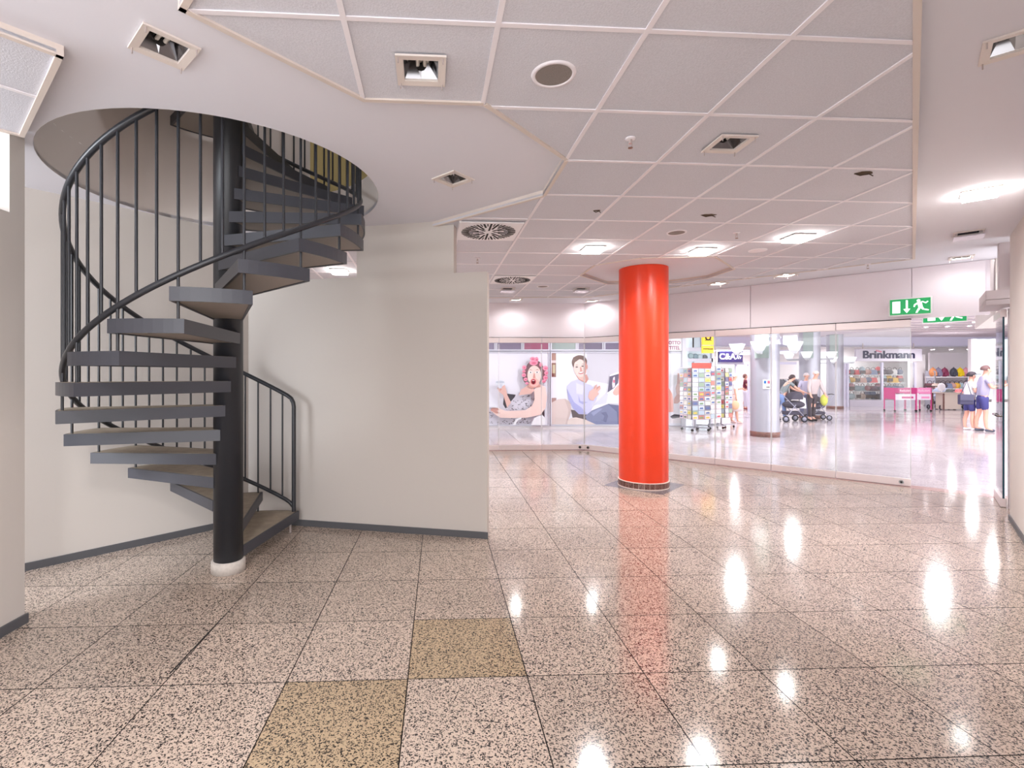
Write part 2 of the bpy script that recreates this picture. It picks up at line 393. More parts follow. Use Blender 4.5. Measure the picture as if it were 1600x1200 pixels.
def bboard(name, a, b, off=.012, h=.06):
    a, b = Vector(a), Vector(b); v = (b-a).normalized(); n = Vector((-v.y, v.x))*off
    return struct(MB().prism([tuple(a), tuple(b), tuple(b+n), tuple(a+n)], 0, h, BASEB).build(name))
v = (WB1-WB0).normalized()
bboard('baseboard_back', wbp(1.004), wbp(.012), .013)
bboard('baseboard_left', tuple(WB0-DG*.02), tuple(LW-DG*4.4), .013)
bboard('baseboard_pier', (PX, -2), (PX, 3.01), -.012, .058)
bboard('baseboard_right', tuple(RW+DG*.002), tuple(RW-DG*7.4), -.012, .055)
# outer back of the room behind the stair wall
struct(MB().box((-3.6, 7.6, PL/2), (.15, 5.0, PL), WALLR).build('wall_far_left'))
# stair shaft and upper floor
mb = MB(); OLV = mat('upper_room_ochre', (120, 106, 66), .8); SH = mat('shaft_paint', (222, 213, 208), .8, spec=.2)
mb.lathe([(1.137, PL), (1.137, 3.28)], SH, 72, (*SC, 0)); 
mb.lathe([(1.137, 3.28), (1.137, 5.4)], SH, 48, (*SC, 0), R(75), R(290))
mb.lathe([(2.3, 3.28), (2.3, 5.4)], OLV, 24, (*SC, 0), R(-125), R(135))
mb.prism(ccw([(SC[0]+2.5*cos(a), SC[1]+2.5*sin(a)) for a in [R(k*15) for k in range(24)]]), 5.4, 5.45, SH)
shaft = struct(mb.build('wall_shaft'))
mb = MB()
ps = minus([ccw([(SC[0]-2.5, SC[1]-2.5), (SC[0]+2.5, SC[1]-2.5), (SC[0]+2.5, SC[1]+2.5), (SC[0]-2.5, SC[1]+2.5)])], [(SC[0]+(x-SC[0])*1.012, SC[1]+(y-SC[1])*1.012) for x, y in circ])
for p in ps: mb.prism(p, 3.24, 3.28, SH)
struct(mb.build('floor_upper'))
ul = bpy.data.lights.new('upper_lamp', 'POINT'); ul.energy = 14; ul.shadow_soft_size = .15; ul.color = (.93, .95, 1)
ulo = bpy.data.objects.new('upper_lamp', ul); COL.objects.link(ulo); ulo.location = (SC[0]+.75, SC[1]-.5, 5.1)
# ---------------------------------------------------------------- glass front
hb, rl = 2.255, .1
hp = struct(MB().prism([gl(-.02, -.02), gl(5.6, -.02), gl(5.6, -.16), gl(-.02, -.16)], hb+.01, PL, HEAD).prism([(-6, 9.60), (2.485, 9.98), (2.485, 10.14), (-6, 9.76)], hb+.01, PL, HEAD).build('wall_header'))
def tpx(px): s = (px-CX)/FPX; return (s*G0.y-G0.x)/(DN.x-s*DN.y)
js = [-.0, tpx(1172.5), tpx(1424.5), 5.56]
for a, b in zip(js[:-1], js[1:]):
    MB().prism([gl(a+.004, .0), gl(b-.004, .0), gl(b-.004, -.02), gl(a+.004, -.02)], hb, PL-.004, HEAD).build('header_panel', hp, bev=.002)
def gy(x): return 9.98-(2.485-x)*.0445
for a, b in ((-6, -1.2), (-1.19, .62), (.63, 2.47)):
    MB().prism([(a, gy(a)), (b, gy(b)), (b, gy(b)+.02), (a, gy(a)+.02)], hb, PL-.004, HEAD).build('header_panel', hp, bev=.002)
w_t_ = tpx(1424)/6.0
RAIL = mat('rose_metal_rail', (224, 212, 212), .35, metal=.25)
MB().prism([gl(.02, .022), gl(w_t_*6, .022), gl(w_t_*6, -.02), gl(.02, -.02)], 2.243, 2.2555, DARK).prism([(-3, gy(-3)-.022), (2.47, gy(2.47)-.022), (2.47, gy(2.47)+.02), (-3, gy(-3)+.02)], 2.246, 2.2545, DARK).build('track_gap', hp)
def pane(a, b, label, lock=None):
    a, b = Vector(a), Vector(b); v = (b-a); L = v.length; v.normalize(); rot = atan2(v.y, v.x)
    t = thing('glass_panel', label, 'glass panel', (a.x, a.y, 0), rot, 'sliding glass panels of the shop front')
    MB().box((L/2, 0, (.1+2.15)/2), (L-.006, .012, 2.06), GLASS).build('pane', t)
    MB().box((L/2, 0, .055), (L-.008, .05, .098), RAIL).build('bottom_rail', t, bev=.004)
    MB().box((L/2, 0, 2.195), (L-.008, .05, .1), RAIL).build('top_rail', t, bev=.004)
    for x in (.006, L-.006): MB().box((x, 0, 1.12), (.006, .014, 2.0), mat('glass_edge_pale', (214, 214, 216), .3)).build('edge_strip', t)
    if lock is not None:
        MB().tube([(lock, -.02, .055), (lock, -.045, .055)], .026, CHR, 16).tube([(lock, -.045, .055), (lock, -.05, .055)], .014, DARK, 12).build('lock', t)
    return t
w_t = tpx(1424)/6.0
pos = ['meeting the corner behind the orange column', 'second from the corner, hidden partly by the orange column', 'third from the corner, right behind the orange column', 'fourth from the corner, in front of the postcard stands', 'fifth from the corner, in front of the silver pillar', 'last before the doorway, with a round floor lock']
for k in range(6):
    pane(gl(w_t*k), gl(w_t*(k+1)), 'diagonal glass panel, '+pos[k], (w_t-.1) if k == 5 else (.1 if k == 0 else None))
xs = [2.485, (846.5-CX)/FPX*9.93, (779.6-CX)/FPX*9.9]; st = xs[1]-xs[2]
xs += [xs[2]-st, xs[2]-2*st]
lb = ['with floor lock, in front of the man poster', 'second from the corner, before the poster of the woman', 'at the edge of the beige wall end', 'hidden behind the beige back wall']
for k in range(4):
    a, b = xs[k+1], xs[k]
    pane((a, gy(a)), (b-.004, gy(b)), 'straight glass panel '+lb[k], (b-a-.1) if k == 0 else None)
# right hand glass leaf, its jamb and the closer beam
t = thing('glass_door', 'glass door leaf with dark teal edge and horizontal pull bar by the right wall', 'door', (6.145, 5.616, 0), dgrot)
MB().box((.34, 0, 1.13), (.66, .012, 2.06), GLASS).build('pane', t)
MB().box((.34, 0, .055), (.68, .05, .1), RAIL).build('bottom_rail', t, bev=.004)
MB().box((.34, 0, 2.2), (.68, .05, .09), RAIL).build('top_rail', t, bev=.004)
MB().box((.006, 0, 1.13), (.012, .016, 2.06), GLEDGE).build('edge_strip', t)
h = MB().tube([(.1, .03, 1.05), (.1, .07, 1.05), (-.25, .07, 1.05), (-.25, .03, 1.05)], .012, CHR, 10).build('handle', t)
GREYP = mat('warm_grey_panel', (186, 174, 176), .55)
j = struct(MB().prism(ccw([(6.20, 5.53), (6.27, 5.605), (6.23, 5.65), (6.155, 5.575)]), 0, 2.25, GREYP).prism(ccw([(5.80, 5.13), (6.13, 5.49), (6.17, 5.46), (5.84, 5.10)]), 0, 2.25, GREYP).build('trim_jamb'))
n1 = Vector((5.80, 5.48)); wv = Vector((.737, -.676))
def bb(t0, t1, w0, w1): return ccw([tuple(n1+DG*t0+wv*w0), tuple(n1+DG*t1+wv*w0), tuple(n1+DG*t1+wv*w1), tuple(n1+DG*t0+wv*w1)])
t = thing('door_closer_housing', 'warm grey stepped beam and hanging post over the doorway at the right wall', 'door housing', (0, 0, 0))
MB().prism(bb(0, .80, 0, .36), 2.33, 2.43, GREYP).build('beam', t, bev=.004)
MB().prism(bb(0, .80, 0, .36), 2.27, 2.326, GREYP).build('lower_beam', t, bev=.003)
MB().prism(bb(.0, .16, .10, .24), 2.43, PL, GREYP).build('post', t, bev=.003)
MB().prism(bb(-.1, .0, .24, .5), 2.43, PL-.13, GREYP).build('side_panel', t)
# plain wall continuing past the doorway (outside)
struct(MB().prism(ccw([(6.6, 6.12), (8.5, 8.2), (8.7, 8.0), (6.8, 5.92)]), 2.26, 3.3, WALLR).build('trim_1'))
# ---------------------------------------------------------------- orange column
t = thing('orange_column', 'round glossy orange column with a brown stone foot ring', 'column', (2.48, 6.74, 0))
MB().lathe([(.318, .092), (.318, PL-.001)], ORG, 96).build('shaft', t)
MB().lathe([(0, 0), (.332, 0), (.334, .006), (.334, .012), (.326, .014)], mat('pale_bead', (228, 206, 196), .5), 64).build('lower_bead', t)
MB().lathe([(.315, .084), (.331, .084), (.331, .092), (.318, .094)], MATS['pale_bead'], 64).build('upper_bead', t)
MB().lathe([(.322, .012), (.322, .086)], MATS['pale_bead'], 64).build('mortar_ring', t)
for k in range(30):
    a0, a1 = 2*pi*k/30+.012, 2*pi*(k+1)/30-.012
    MB().prism([(.322*cos(a0), .322*sin(a0)), (.330*cos(a0), .330*sin(a0)), (.330*cos(a1), .330*sin(a1)), (.322*cos(a1), .322*sin(a1))], .013, .083, BRN).build('tile', t)
# ---------------------------------------------------------------- spiral staircase
ST = thing('spiral_staircase', 'anthracite steel spiral staircase with open wedge treads and rod balustrade', 'staircase', (*SC, 0))
MB().lathe([(.0, .088), (.105, .088), (.105, 5.3)], BLK, 40).build('centre_pole', ST)
MB().lathe([(0, 0), (.122, 0), (.122, .082), (.116, .09), (0, .09)], CONC, 40).build('base_ring', ST, label='white stone ring around the pole foot')
RR, RISE, TH, NT = 1.03, .1818, .082, 21
def tread_outline(a0, a1, ro, ri):
    am = (a0+a1)/2; d = Vector((cos(am), sin(am))); s = Vector((-d.y, d.x)); p = []
    p.append(d*.03 - s*ri)
    for k in range(9): a = a0+(a1-a0)*k/8; p.append(Vector((cos(a), sin(a)))*ro)
    p.append(d*.03 + s*ri); return [tuple(q) for q in p]
for n in range(1, NT+1):
    s = R(58+20*n); e = s+R(24.4); z = RISE*n; L = (e-s)/2
    o = tread_outline(-L, L, RR, .104); i = tread_outline(-L+R(1.0), L-R(1.0), RR-.012, .092)
    mb = MB(); k = len(o)
    mb.add([(x, y, -TH) for x, y in o]+[(x, y, 0) for x, y in o], [(q, (q+1) % k, k+(q+1) % k, k+q) for q in range(k)], BLKD)
    mb.add([(x, y, -TH) for x, y in o]+[(x, y, -TH) for x, y in i], [(q, k+q, k+(q+1) % k, (q+1) % k) for q in range(k)], BLKD)
    mb.add([(x, y, 0) for x, y in o]+[(x, y, 0) for x, y in i], [(q, (q+1) % k, k+(q+1) % k, k+q) for q in range(k)], BLKD)
    mb.add([(x, y, -TH) for x, y in i]+[(x, y, 0) for x, y in i], [(q, k+q, k+(q+1) % k, (q+1) % k) for q in range(k)], BLKD)
    tr = mb.build('tread', ST); tr.location = (0, 0, z); tr.rotation_euler = (0, 0, (s+e)/2)
    MB().prism(i, -.012, .001, TOPM).build('tread_covering', tr)
    MB().prism(i, -TH+.006, -TH+.012, UNDER).build('tread_underside', tr)
# landing at the top
lp = [(RR*cos(a), RR*sin(a)) for a in [R(58+20*(NT+1)-8+6*k) for k in range(9)]]
MB().prism([(0, 0)]+lp, RISE*(NT+1)-TH, RISE*(NT+1), BLKD).build('landing', ST)
RB = .995
def hz(th): return 1.505+.0091*(th-106)
def bz(th): return .245+.0091*(th-79)
def P(r, th, z): return (r*cos(R(th)), r*sin(R(th)), z)
end = 470
hr = [P(RB, 80, .18), P(RB, 80, hz(80)-.075), P(RB, 80.4, hz(80)-.035), P(RB, 81.6, hz(82)-.012)]+[P(RB, th, hz(th)) for th in range(84, end, 3)]
MB().tube(hr, .020, BLK, 10).build('handrail', ST)
br = [P(RB, 80.0, bz(80)-.03), P(RB, 82.5, bz(82))]+[P(RB, th, bz(th)) for th in range(85, end, 3)]
MB().tube(br, .0185, BLK, 10).build('bottom_rail', ST)
k = 0; th = 86.667
while th < end-2:
    full = abs(((th-60) % 20)) < .1 or abs(((th-60) % 20)-20) < .1
    n = round((th-60)/20); lo_ = RISE*(n-1) if full and n >= 2 else bz(th)
    MB().tube([P(RB, th, lo_), P(RB, th, hz(th))], .0088, BLK, 8, False).build('baluster', ST)
    th += 20/3
MB().tube([P(.93, 80, 0), P(.93, 80, .1)], .01, MET, 8).build('foot_bolt', ST)
# ---------------------------------------------------------------- ceiling fittings
LAMPW = mat('lamp_glass_glow', (255, 252, 246), .5, emit=22); LAMPS = mat('small_lamp_glow', (255, 250, 250), .5, emit=14)
OPAL = mat('frame_white', (222, 212, 206), .45); TUBE = mat('lamp_tube_white', (230, 226, 220), .3)
def fixture(f):
    key, c, z, rz, lit, label = f
    t = thing('ceiling_downlight', label, 'ceiling light', (c[0], c[1], z), rz, 'square recessed ceiling downlights')
    o, i = .112, .078
    mb = MB()
    for s in range(4):
        q = Matrix.Rotation(s*pi/2, 4, 'Z')
        vs = [(-o, -o, -.001), (o, -o, -.001), (o, -o, -.010), (-o, -o, -.010), (-i, -i, -.007), (i, -i, -.007), (i, -i, .01), (-i, -i, .01)]
        mb.add([q @ Vector(a) for a in vs], [(0, 1, 2, 3), (3, 2, 5, 4), (4, 5, 6, 7)], OPAL)
    mb.build('frame', t)
    mb = MB(); r0, r1, hh = .077, .04, .10
    for s in range(4):
        q = Matrix.Rotation(s*pi/2, 4, 'Z')
        for a, b in ((-1, 0), (0, 1)):
            vs = [(a*r0, -r0, .004), (b*r0, -r0, .004), (b*r1, -r1*1.0+(.012 if b == 0 else 0), hh), (a*r1, -r1+(.012 if a == 0 else 0), hh)]
            mb.add([q @ Vector(v_) for v_ in vs], [(0, 1, 2, 3)], CHR)
    mb.add([(-r1, -r1, hh), (r1, -r1, hh), (r1, r1, hh), (-r1, r1, hh)], [(0, 1, 2, 3)], DARK)
    mb.build('reflector', t)
    mb = MB()
    for q in (-.016, .016):
        mb.tube([(q, .05, .05), (q, -.02, .05), (q, -.035, .05)], .009, TUBE if not lit else LAMPS, 8)
        mb.tube([(q+.012, .05, .068), (q+.012, -.03, .068)], .008, TUBE if not lit else LAMPS, 8)
    mb.tube([(0, .075, .058), (0, .045, .058)], .026, DARK, 12)
    mb.build('lamp', t)
    for a in (-1, 1):
        for b in (-1, 1): MB().tube([(a*.098, b*.098, -.008), (a*.098, b*.098, -.034)], .003, MET, 6).build('pin', t)
    big = key.startswith('lit') or key.startswith('hid')
    if big: MB().box((0, 0, -.036), (.20, .20, .006), LAMPW).build('glass_plate', t)
    elif lit: MB().box((0, 0, .02), (.13, .13, .006), LAMPW).build('diffuser', t)
    elif key in ('far_a', 'far_b', 'far_h'): MB().box((0, 0, -.05), (.22, .22, .006), mat('matt_glass', (206, 200, 214), .2)).build('glass_plate', t)
def lamp_light(f):
    if not f[4]: return
    e = 38 if f[0].startswith('lit') else 100 if f[0].startswith('hid') else 1.2 if f[0] == 'far_g' else 6
    l = bpy.data.lights.new('downlight_light', 'SPOT'); l.energy = e; l.spot_size = R(168); l.spot_blend = .5; l.shadow_soft_size = .07; l.color = (1, .985, .99)
    o = bpy.data.objects.new('downlight_light', l); COL.objects.link(o); o.location = (f[1][0], f[1][1], f[2]-.05)
for f in FIX: fixture(f); lamp_light(f)
for c, r, lab, g in SPK:
    t = thing('ceiling_speaker', lab, 'speaker', (c[0], c[1], TZ+.006))
    MB().lathe([(r*.9, -.002), (r*.92, -.007), (r*1.08, -.007), (r*1.12, 0)], BAR, 40).build('ring', t)
    MB().lathe([(0, -.004), (r*.92, -.004)], mat('speaker_mesh', (136, 128, 124), .8, vary=.25, bscale=300) if g else BAR, 40).build('grille', t)
def sprinkler(c, z, lab):
    t = thing('sprinkler', lab, 'sprinkler', (c[0], c[1], z))
    MB().lathe([(0, 0), (.03, -.001), (.032, -.006), (.014, -.01), (0, -.01)], BAR, 20).build('rosette', t)
    mb = MB().tube([(0, 0, -.008), (0, 0, -.034)], .009, MET, 10)
    for a in (-.009, .009): mb.tube([(a, 0, -.03), (a*1.2, 0, -.045), (a*.3, 0, -.058)], .002, MET, 6)
    mb.build('body', t)
    MB().lathe([(0, -.058), (.014, -.058), (.014, -.061), (0, -.061)], mat('brass', (150, 120, 110), .4, metal=.8), 14).build('deflector', t)
sprinkler(Tp(985, 217), TZ+.006, 'brass ceiling sprinkler nearest the viewer, right of the big round speaker')
sprinkler(Tp(1151, 364), TZ+.006, 'ceiling sprinkler between the two glowing downlights right of the column')
sprinkler(Tp(746, 404), TZ+.006, 'ceiling sprinkler seen through the notch in the beige wall')
sprinkler(Tp(1356, 413), TZ+.006, 'ceiling sprinkler in the far tiles close to the glass front header')
for (px, py, r, lab) in ((1350, 272, .062, 'torn dark hole in a ceiling tile near the right tile edge'), (1107, 337, .06, 'torn dark hole in a ceiling tile above the glowing lights'), (933, 330, .03, 'small wire poking through a ceiling tile left of the column')):
    c = Tp(px, py); t = thing('ceiling_hole', lab, 'hole', (c[0], c[1], TZ+.0055)); rg = random.Random(px)
    MB().prism([(r*(1+rg.uniform(-.25, .25))*cos(a)*1.0, r*.55*(1+rg.uniform(-.2, .2))*sin(a)) for a in [2*pi*k/14 for k in range(14)]], -.0012, 0, mat('hole_brown', (92, 74, 58), .9)).build('opening', t)
    MB().tube([(-r, 0, -.002), (-r*.3, .01, -.012), (r*.4, -.01, -.008), (r, .0, -.018)], .0035, mat('wire_brown', (70, 56, 46), .6), 6).build('wire', t)
def air_outlet(px, py, lab):
    c = Tp(px, py); j = None
    t = thing('air_outlet', lab, 'air vent', (c[0], c[1], TZ), crot, 'round slotted air outlets')
    MB().box((0, 0, -.006), (.594, .594, .010), WHITE).build('face_plate', t, bev=.002)
    mb = MB(); nS = 24
    for k in range(nS):
        a = 2*pi*k/nS; r0, r1 = (.05 if k % 3 == 0 else .1 if k % 3 == 1 else .15), .262
        mb.box(((r0+r1)/2*cos(a), (r0+r1)/2*sin(a), -.012), (r1-r0, .018, .003), DARK, a)
        a += pi/nS; mb.box((.225*cos(a), .225*sin(a), -.012), (.07, .010, .003), DARK, a)
    mb.build('slots', t, kind='stuff')
air_outlet(763, 361, 'white square plate with round slot pattern, nearest, above the wall notch')
air_outlet(800.5, 437, 'white square plate with round slot pattern, farther, right of the wall end')
# exit signs
GRN = mat('exit_green', (14, 136, 74), .4, emit=.4); SW = mat('exit_white', (235, 250, 240), .4, emit=.7)
def exit_sign(loc, rz, label, wd=.40, ht=.205):
    t = thing('exit_sign', label, 'exit sign', loc, rz)
    MB().box((0, .03, 0), (wd+.03, .055, ht+.03), WHITE).build('housing', t, bev=.004)
    MB().box((0, 0, 0), (wd, .006, ht), GRN).build('face', t)
    mb = MB(); y = -.0045; s = ht/.205
    def q(pts): mb.add([(x*s, y, z*s) for x, z in pts], [tuple(range(len(pts)))], SW)
    q([(-.175, -.08), (-.095, -.08), (-.095, .075), (-.175, .075)])
    q([(-.04, -.03), (-.02, -.03), (-.02, .085), (-.04, .085)]); q([(-.065, -.03), (-.03, -.085), (.005, -.03)])
    q([(.085+.018*cos(a), .07+.018*sin(a)) for a in [2*pi*k/12 for k in range(12)]])
    q([(.07, .045), (.115, .055), (.125, -.01), (.085, -.02)])
    q([(.11, .055), (.155, .025), (.16, .04), (.125, .06)]); q([(.155, .025), (.18, .05), (.17, .06), (.15, .035)])
    q([(.07, .045), (.04, .02), (.05, .01), (.085, .025)]); q([(.04, .02), (.035, -.01), (.05, -.01), (.055, .015)])
    q([(.095, -.015), (.125, -.01), (.14, -.045), (.12, -.05)]); q([(.12, -.05), (.14, -.04), (.185, -.055), (.18, -.07)])
    q([(.085, -.02), (.11, -.02), (.09, -.06), (.07, -.055)]); q([(.07, -.05), (.088, -.055), (.075, -.09), (.055, -.09)])
    mb.build('pictogram', t)
    return t
p = gl(tpx(1425)-.02, .12); exit_sign((p[0], p[1], 2.41), dnrot, 'green exit sign with running man and down arrow, on the glass front header')
es = exit_sign((7.80, 8.0, 2.475), dnrot, 'green exit sign outside, half hidden behind the header bottom edge', .5, .23)
MB().tube([(-.18, .03, .13), (-.18, .03, .82)], .006, MET, 6).build('hanger', es); MB().tube([(.18, .03, .13), (.18, .03, .82)], .006, MET, 6).build('hanger', es)
# ================================================================ the mall beyond the glass
MZ = 3.3
mf = struct(MB().prism([(-7, 9.72), (2.57, 10.1), gl(5.6, -.12), (7.4, 5.6), (40, 5.6), (40, 32), (-7, 32)], -.1, 0, GRM).build('floor_mall'))
for k, (y0, y1) in enumerate(((17.2, 17.6), (18.8, 19.2), (20.8, 21.3))):
    MB().prism([(3, y0+.4), (34, y0-1.0), (34, y1-1.0), (3, y1+.4)], 0, .0015, mat('mauve_stone_band', (176, 160, 166), .15)).build('stone_band', mf)
cm = MB().prism([(-7, 9.9), (2.6, 10.25), (6.75, 6.4), (9.2, 5.6), (40, 5.6), (40, 32), (-7, 32)], MZ, MZ+.1, mat('mall_ceiling', (222, 214, 220), .8))
mc = struct(cm.build('ceiling_mall'))
for k in range(12):
    y = 10.3+k*.9; MB().box((13+k*.3, y, MZ-.012), (16, .22, .024), mat('slat_light', (226, 216, 216), .6), R(-4)).build('ceiling_slat', mc)
SPOT = mat('spot_glow', (255, 248, 250), .4, emit=30)
for k, (px, py) in enumerate(((1447, 511), (1480, 510), (1523, 503), (1515, 509), (1560, 508), (1457, 545), (1486, 545), (1514, 545))):
    Y = FPX*(MZ-.03-EYE)/(CY-py) if k < 5 else 20.0+k*.4
    z = MZ if k < 5 else 2.62
    if k >= 5: Y = FPX*(z-EYE)/(CY-py)+0
    t = thing('ceiling_spotlight', ('%s bright spotlight above the bag shop entrance' % ('left', 'middle', 'right')[k-5]) if k > 4 else ('%s from the left of the bright spotlights in the slatted mall ceiling' % ('first', 'second', 'fourth', 'third', 'fifth')[k]), 'ceiling light', ((px-CX)/FPX*Y, Y, z-.03), 0, 'bag shop spotlights' if k > 4 else 'mall ceiling spotlights')
    MB().lathe([(.07, .03), (.08, 0), (.06, -.01)], WHITE, 16).build('ring', t); MB().lathe([(0, -.006), (.062, -.006)], SPOT, 16).build('lamp', t)
# poster wall
YP = 14.0
def pz(py, Y=YP): return EYE+(CY-py)/FPX*Y
def pxx(px, Y=YP): return (px-CX)/FPX*Y
wp = MB(); xr = pxx(1070)
wp.box(((-7+xr)/2, YP+.12, pz(530)/2), (xr+7, .2, pz(530)), mat('poster_wall_paint', (216, 214, 226), .6))
wp.box(((-7+xr)/2, YP+.12, (pz(530)+MZ)/2), (xr+7, .2, MZ-pz(530)), WARMW)
wpo = struct(wp.build('wall_posters'))
MB().box(((-7+xr)/2, YP, .03), (xr+7, .06, .06), mat('pale_skirting', (206, 200, 204), .5)).build('skirting', wpo)
FRM = mat('silver_frame', (196, 196, 208), .4, metal=.2)
# clerestory windows above the posters
wc = [(690, 772, (136, 128, 150)), (777, 814, (128, 118, 140)), (819, 856.5, (156, 96, 120)), (862, 899, (146, 160, 158)), (904, 940.5, (120, 112, 132)), (945.5, 982, (120, 112, 136)), (987, 1024, (126, 120, 140))]  # reddish, greenish and dark panes are plain base colours
for i, (a, b, c) in enumerate(wc):
    o = thing('clerestory_window', 'dark low window strip above the posters, '+('far left behind the beige wall', 'leftmost beside the wall end', 'reddish, above the curler woman', 'greenish, above the start of the man poster', 'dark, above the man on the poster', 'next left of the orange column', 'hidden behind the orange column')[i], 'window', (pxx((a+b)/2), YP-.005, pz(541)))
    hw = (pxx(b)-pxx(a))/2; hh = (pz(536)-pz(546))/2
    MB().box((0, 0, 0), (2*hw, .01, 2*hh), mat('clerestory_%d' % i, c, .15)).build('pane', o)
    mb = MB()
    for s in (-1, 1): mb.box((0, -.01, s*(hh+.02)), (2*hw+.09, .03, .04), FRM); mb.box((s*(hw+.02), -.01, 0), (.04, .03, 2*hh), FRM)
    mb.build('frame', o)
def poster(px0, px1, shapes, K, ox, oy, label, spots=None):
    x0, x1, z0, z1 = pxx(px0), pxx(px1), pz(663.3), pz(551.3)
    t = thing('poster', label, 'poster', ((x0+x1)/2, YP, z0))
    W, H = x1-x0, z1-z0; mb = MB()
    for a, b, c, d in ((-W/2-.03, W/2+.03, -.04, 0), (-W/2-.03, W/2+.03, H, H+.03), (-W/2-.035, -W/2, 0, H), (W/2, W/2+.035, 0, H)):
        mb.box(((a+b)/2, -.022, (c+d)/2), (b-a, .044, d-c), FRM)
    mb.build('frame', t, bev=.004)
    mb = MB(); y = -.012
    def loc(p): return (pxx(ox+p[0]/K)-(x0+x1)/2, pz(oy+p[1]/K)-z0)
    mb.add([(-W/2, y, 0), (W/2, y, 0), (W/2, y, H), (-W/2, y, H)], [(0, 1, 2, 3)], mat('poster_bg', (216, 215, 226), .35))
    for sh in shapes:
        y -= .0006; c = mat('print_%02x%02x%02x' % sh[0], tuple(int(q*.92) for q in sh[0]), .35)
        if sh[1] == 'e':
            _, _, cx, cy, rx, ry = sh[:6]; r = R(sh[6]) if len(sh) > 6 else 0
            pts = [(cx+rx*cos(a)*cos(r)-ry*sin(a)*sin(r), cy+rx*cos(a)*sin(r)+ry*sin(a)*cos(r)) for a in [2*pi*k/20 for k in range(20)]]
        else: pts = sh[1]
        q = [loc(p) for p in pts]; q = [(min(max(a, -W/2+.001), W/2-.001), min(max(b, .001), H-.001)) for a, b in q]
        if len(q) > 4 and sh[1] != 'e':
            for tr in tessellate_polygon([[Vector((a, b, 0)) for a, b in q]]):
                mb.add([(q[i][0], y, q[i][1]) for i in tr], [(0, 1, 2)], c)
        else: mb.add([(a, y, b) for a, b in q], [tuple(range(len(q)))], c)
    mb.build('picture', t); return t
SK, SKD, SKL = (228, 184, 176), (206, 150, 142), (244, 212, 206)
HB, CU = (118, 88, 96), (240, 150, 176); DR = (226, 222, 236)
def inpoly(p, q):
    c = False; j = len(q)-1
    for i in range(len(q)):
        if (q[i][1] > p[1]) != (q[j][1] > p[1]) and p[0] < (q[j][0]-q[i][0])*(p[1]-q[i][1])/(q[j][1]-q[i][1])+q[i][0]: c = not c
        j = i
    return c
dress = [(340, 705), (378, 655), (392, 700), (468, 690), (482, 640), (500, 655), (505, 780), (485, 850), (545, 905), (500, 978), (-60, 978), (-40, 850), (78, 790), (120, 835), (235, 838), (275, 780)]
P1 = [((214, 214, 226), [(-120, 312), (80, 312), (80, 700), (-120, 760)]),
 ((60, 58, 70), [(250, 690), (335, 700), (300, 780), (240, 830), (216, 790), (222, 730)]), ((66, 64, 76), [(570, 770), (602, 740), (606, 978), (565, 960)]),
 (DR, dress)]
rg = random.Random(5)
for k in range(430):
    p = (rg.uniform(-60, 545), rg.uniform(640, 978))
    if inpoly(p, dress):
        a = rg.uniform(0, 180); s = rg.uniform(4, 8)
        P1.append(((50, 44, 60), [(p[0]+s*cos(R(a+u)), p[1]+s*.55*sin(R(a+u))) for u in (0, 90, 180, 270)]))
P1 += [(SK, [(432, 610), (490, 625), (500, 660), (470, 690), (392, 700), (356, 705), (380, 650), (425, 622)]),
 (SKL, [(498, 650), (560, 604), (606, 630), (618, 720), (606, 820), (560, 884), (430, 912), (300, 915), (190, 912), (150, 890), (92, 842), (112, 815), (170, 822), (240, 850), (420, 842), (482, 800), (505, 740)]),
 (SKD, [(92, 842), (112, 815), (160, 822), (180, 838), (150, 848), (190, 870), (150, 874)]),
 (SK, [(250, 818), (214, 702), (168, 664), (158, 634), (196, 628), (226, 606), (240, 650), (252, 702), (286, 770)]),
 (SKD, [(158, 634), (196, 628), (200, 650), (180, 664)]), ((226, 230, 240), 'e', 184, 592, 48, 26), ((190, 196, 212), 'e', 184, 582, 40, 12), ((200, 206, 222), [(165, 600), (205, 600), (198, 640), (172, 640)]),
 (HB, 'e', 505, 470, 84, 92), (HB, 'e', 588, 520, 34, 72), (HB, 'e', 418, 520, 26, 66)]
for c in ((495, 402, 40, 24), (486, 366, 26, 18), (522, 372, 18, 24), (408, 446, 20, 20), (404, 482, 16, 13), (404, 516, 20, 18), (420, 556, 18, 17), (432, 592, 16, 12), (604, 452, 25, 22), (611, 496, 18, 20), (604, 540, 22, 22), (588, 572, 20, 14), (562, 420, 16, 20)):
    P1.append((CU, 'e', *c)); P1.append(((214, 104, 140), 'e', c[0]+2, c[1]+3, c[2]*.55, c[3]*.4))
P1 += [(SKD, [(450, 590), (545, 590), (560, 620), (480, 640), (440, 625)]), (SKL, 'e', 500, 520, 64, 92), (SK, 'e', 500, 585, 46, 40), (SKD, [(495, 500), (505, 500), (512, 545), (486, 545)]),
 ((250, 250, 252), 'e', 466, 492, 15, 9), ((250, 250, 252), 'e', 526, 491, 15, 9), ((50, 40, 50), 'e', 466, 492, 6, 7), ((50, 40, 50), 'e', 526, 491, 6, 7),
 ((90, 64, 70), [(446, 472), (466, 464), (484, 474), (466, 469)]), ((90, 64, 70), [(510, 472), (528, 462), (548, 472), (528, 467)]),
 ((196, 70, 90), 'e', 492, 578, 24, 26), ((90, 20, 34), 'e', 492, 580, 16, 19), ((240, 236, 240), [(480, 564), (504, 564), (500, 570), (484, 570)]),
 ((240, 240, 246), [(300, 978), (330, 920), (380, 908), (384, 920), (345, 935), (325, 978)]), ((240, 240, 246), [(470, 978), (500, 910), (575, 886), (606, 920), (596, 978)]), ((236, 236, 246), [(78, 730), (90, 745), (170, 820), (80, 815)])]
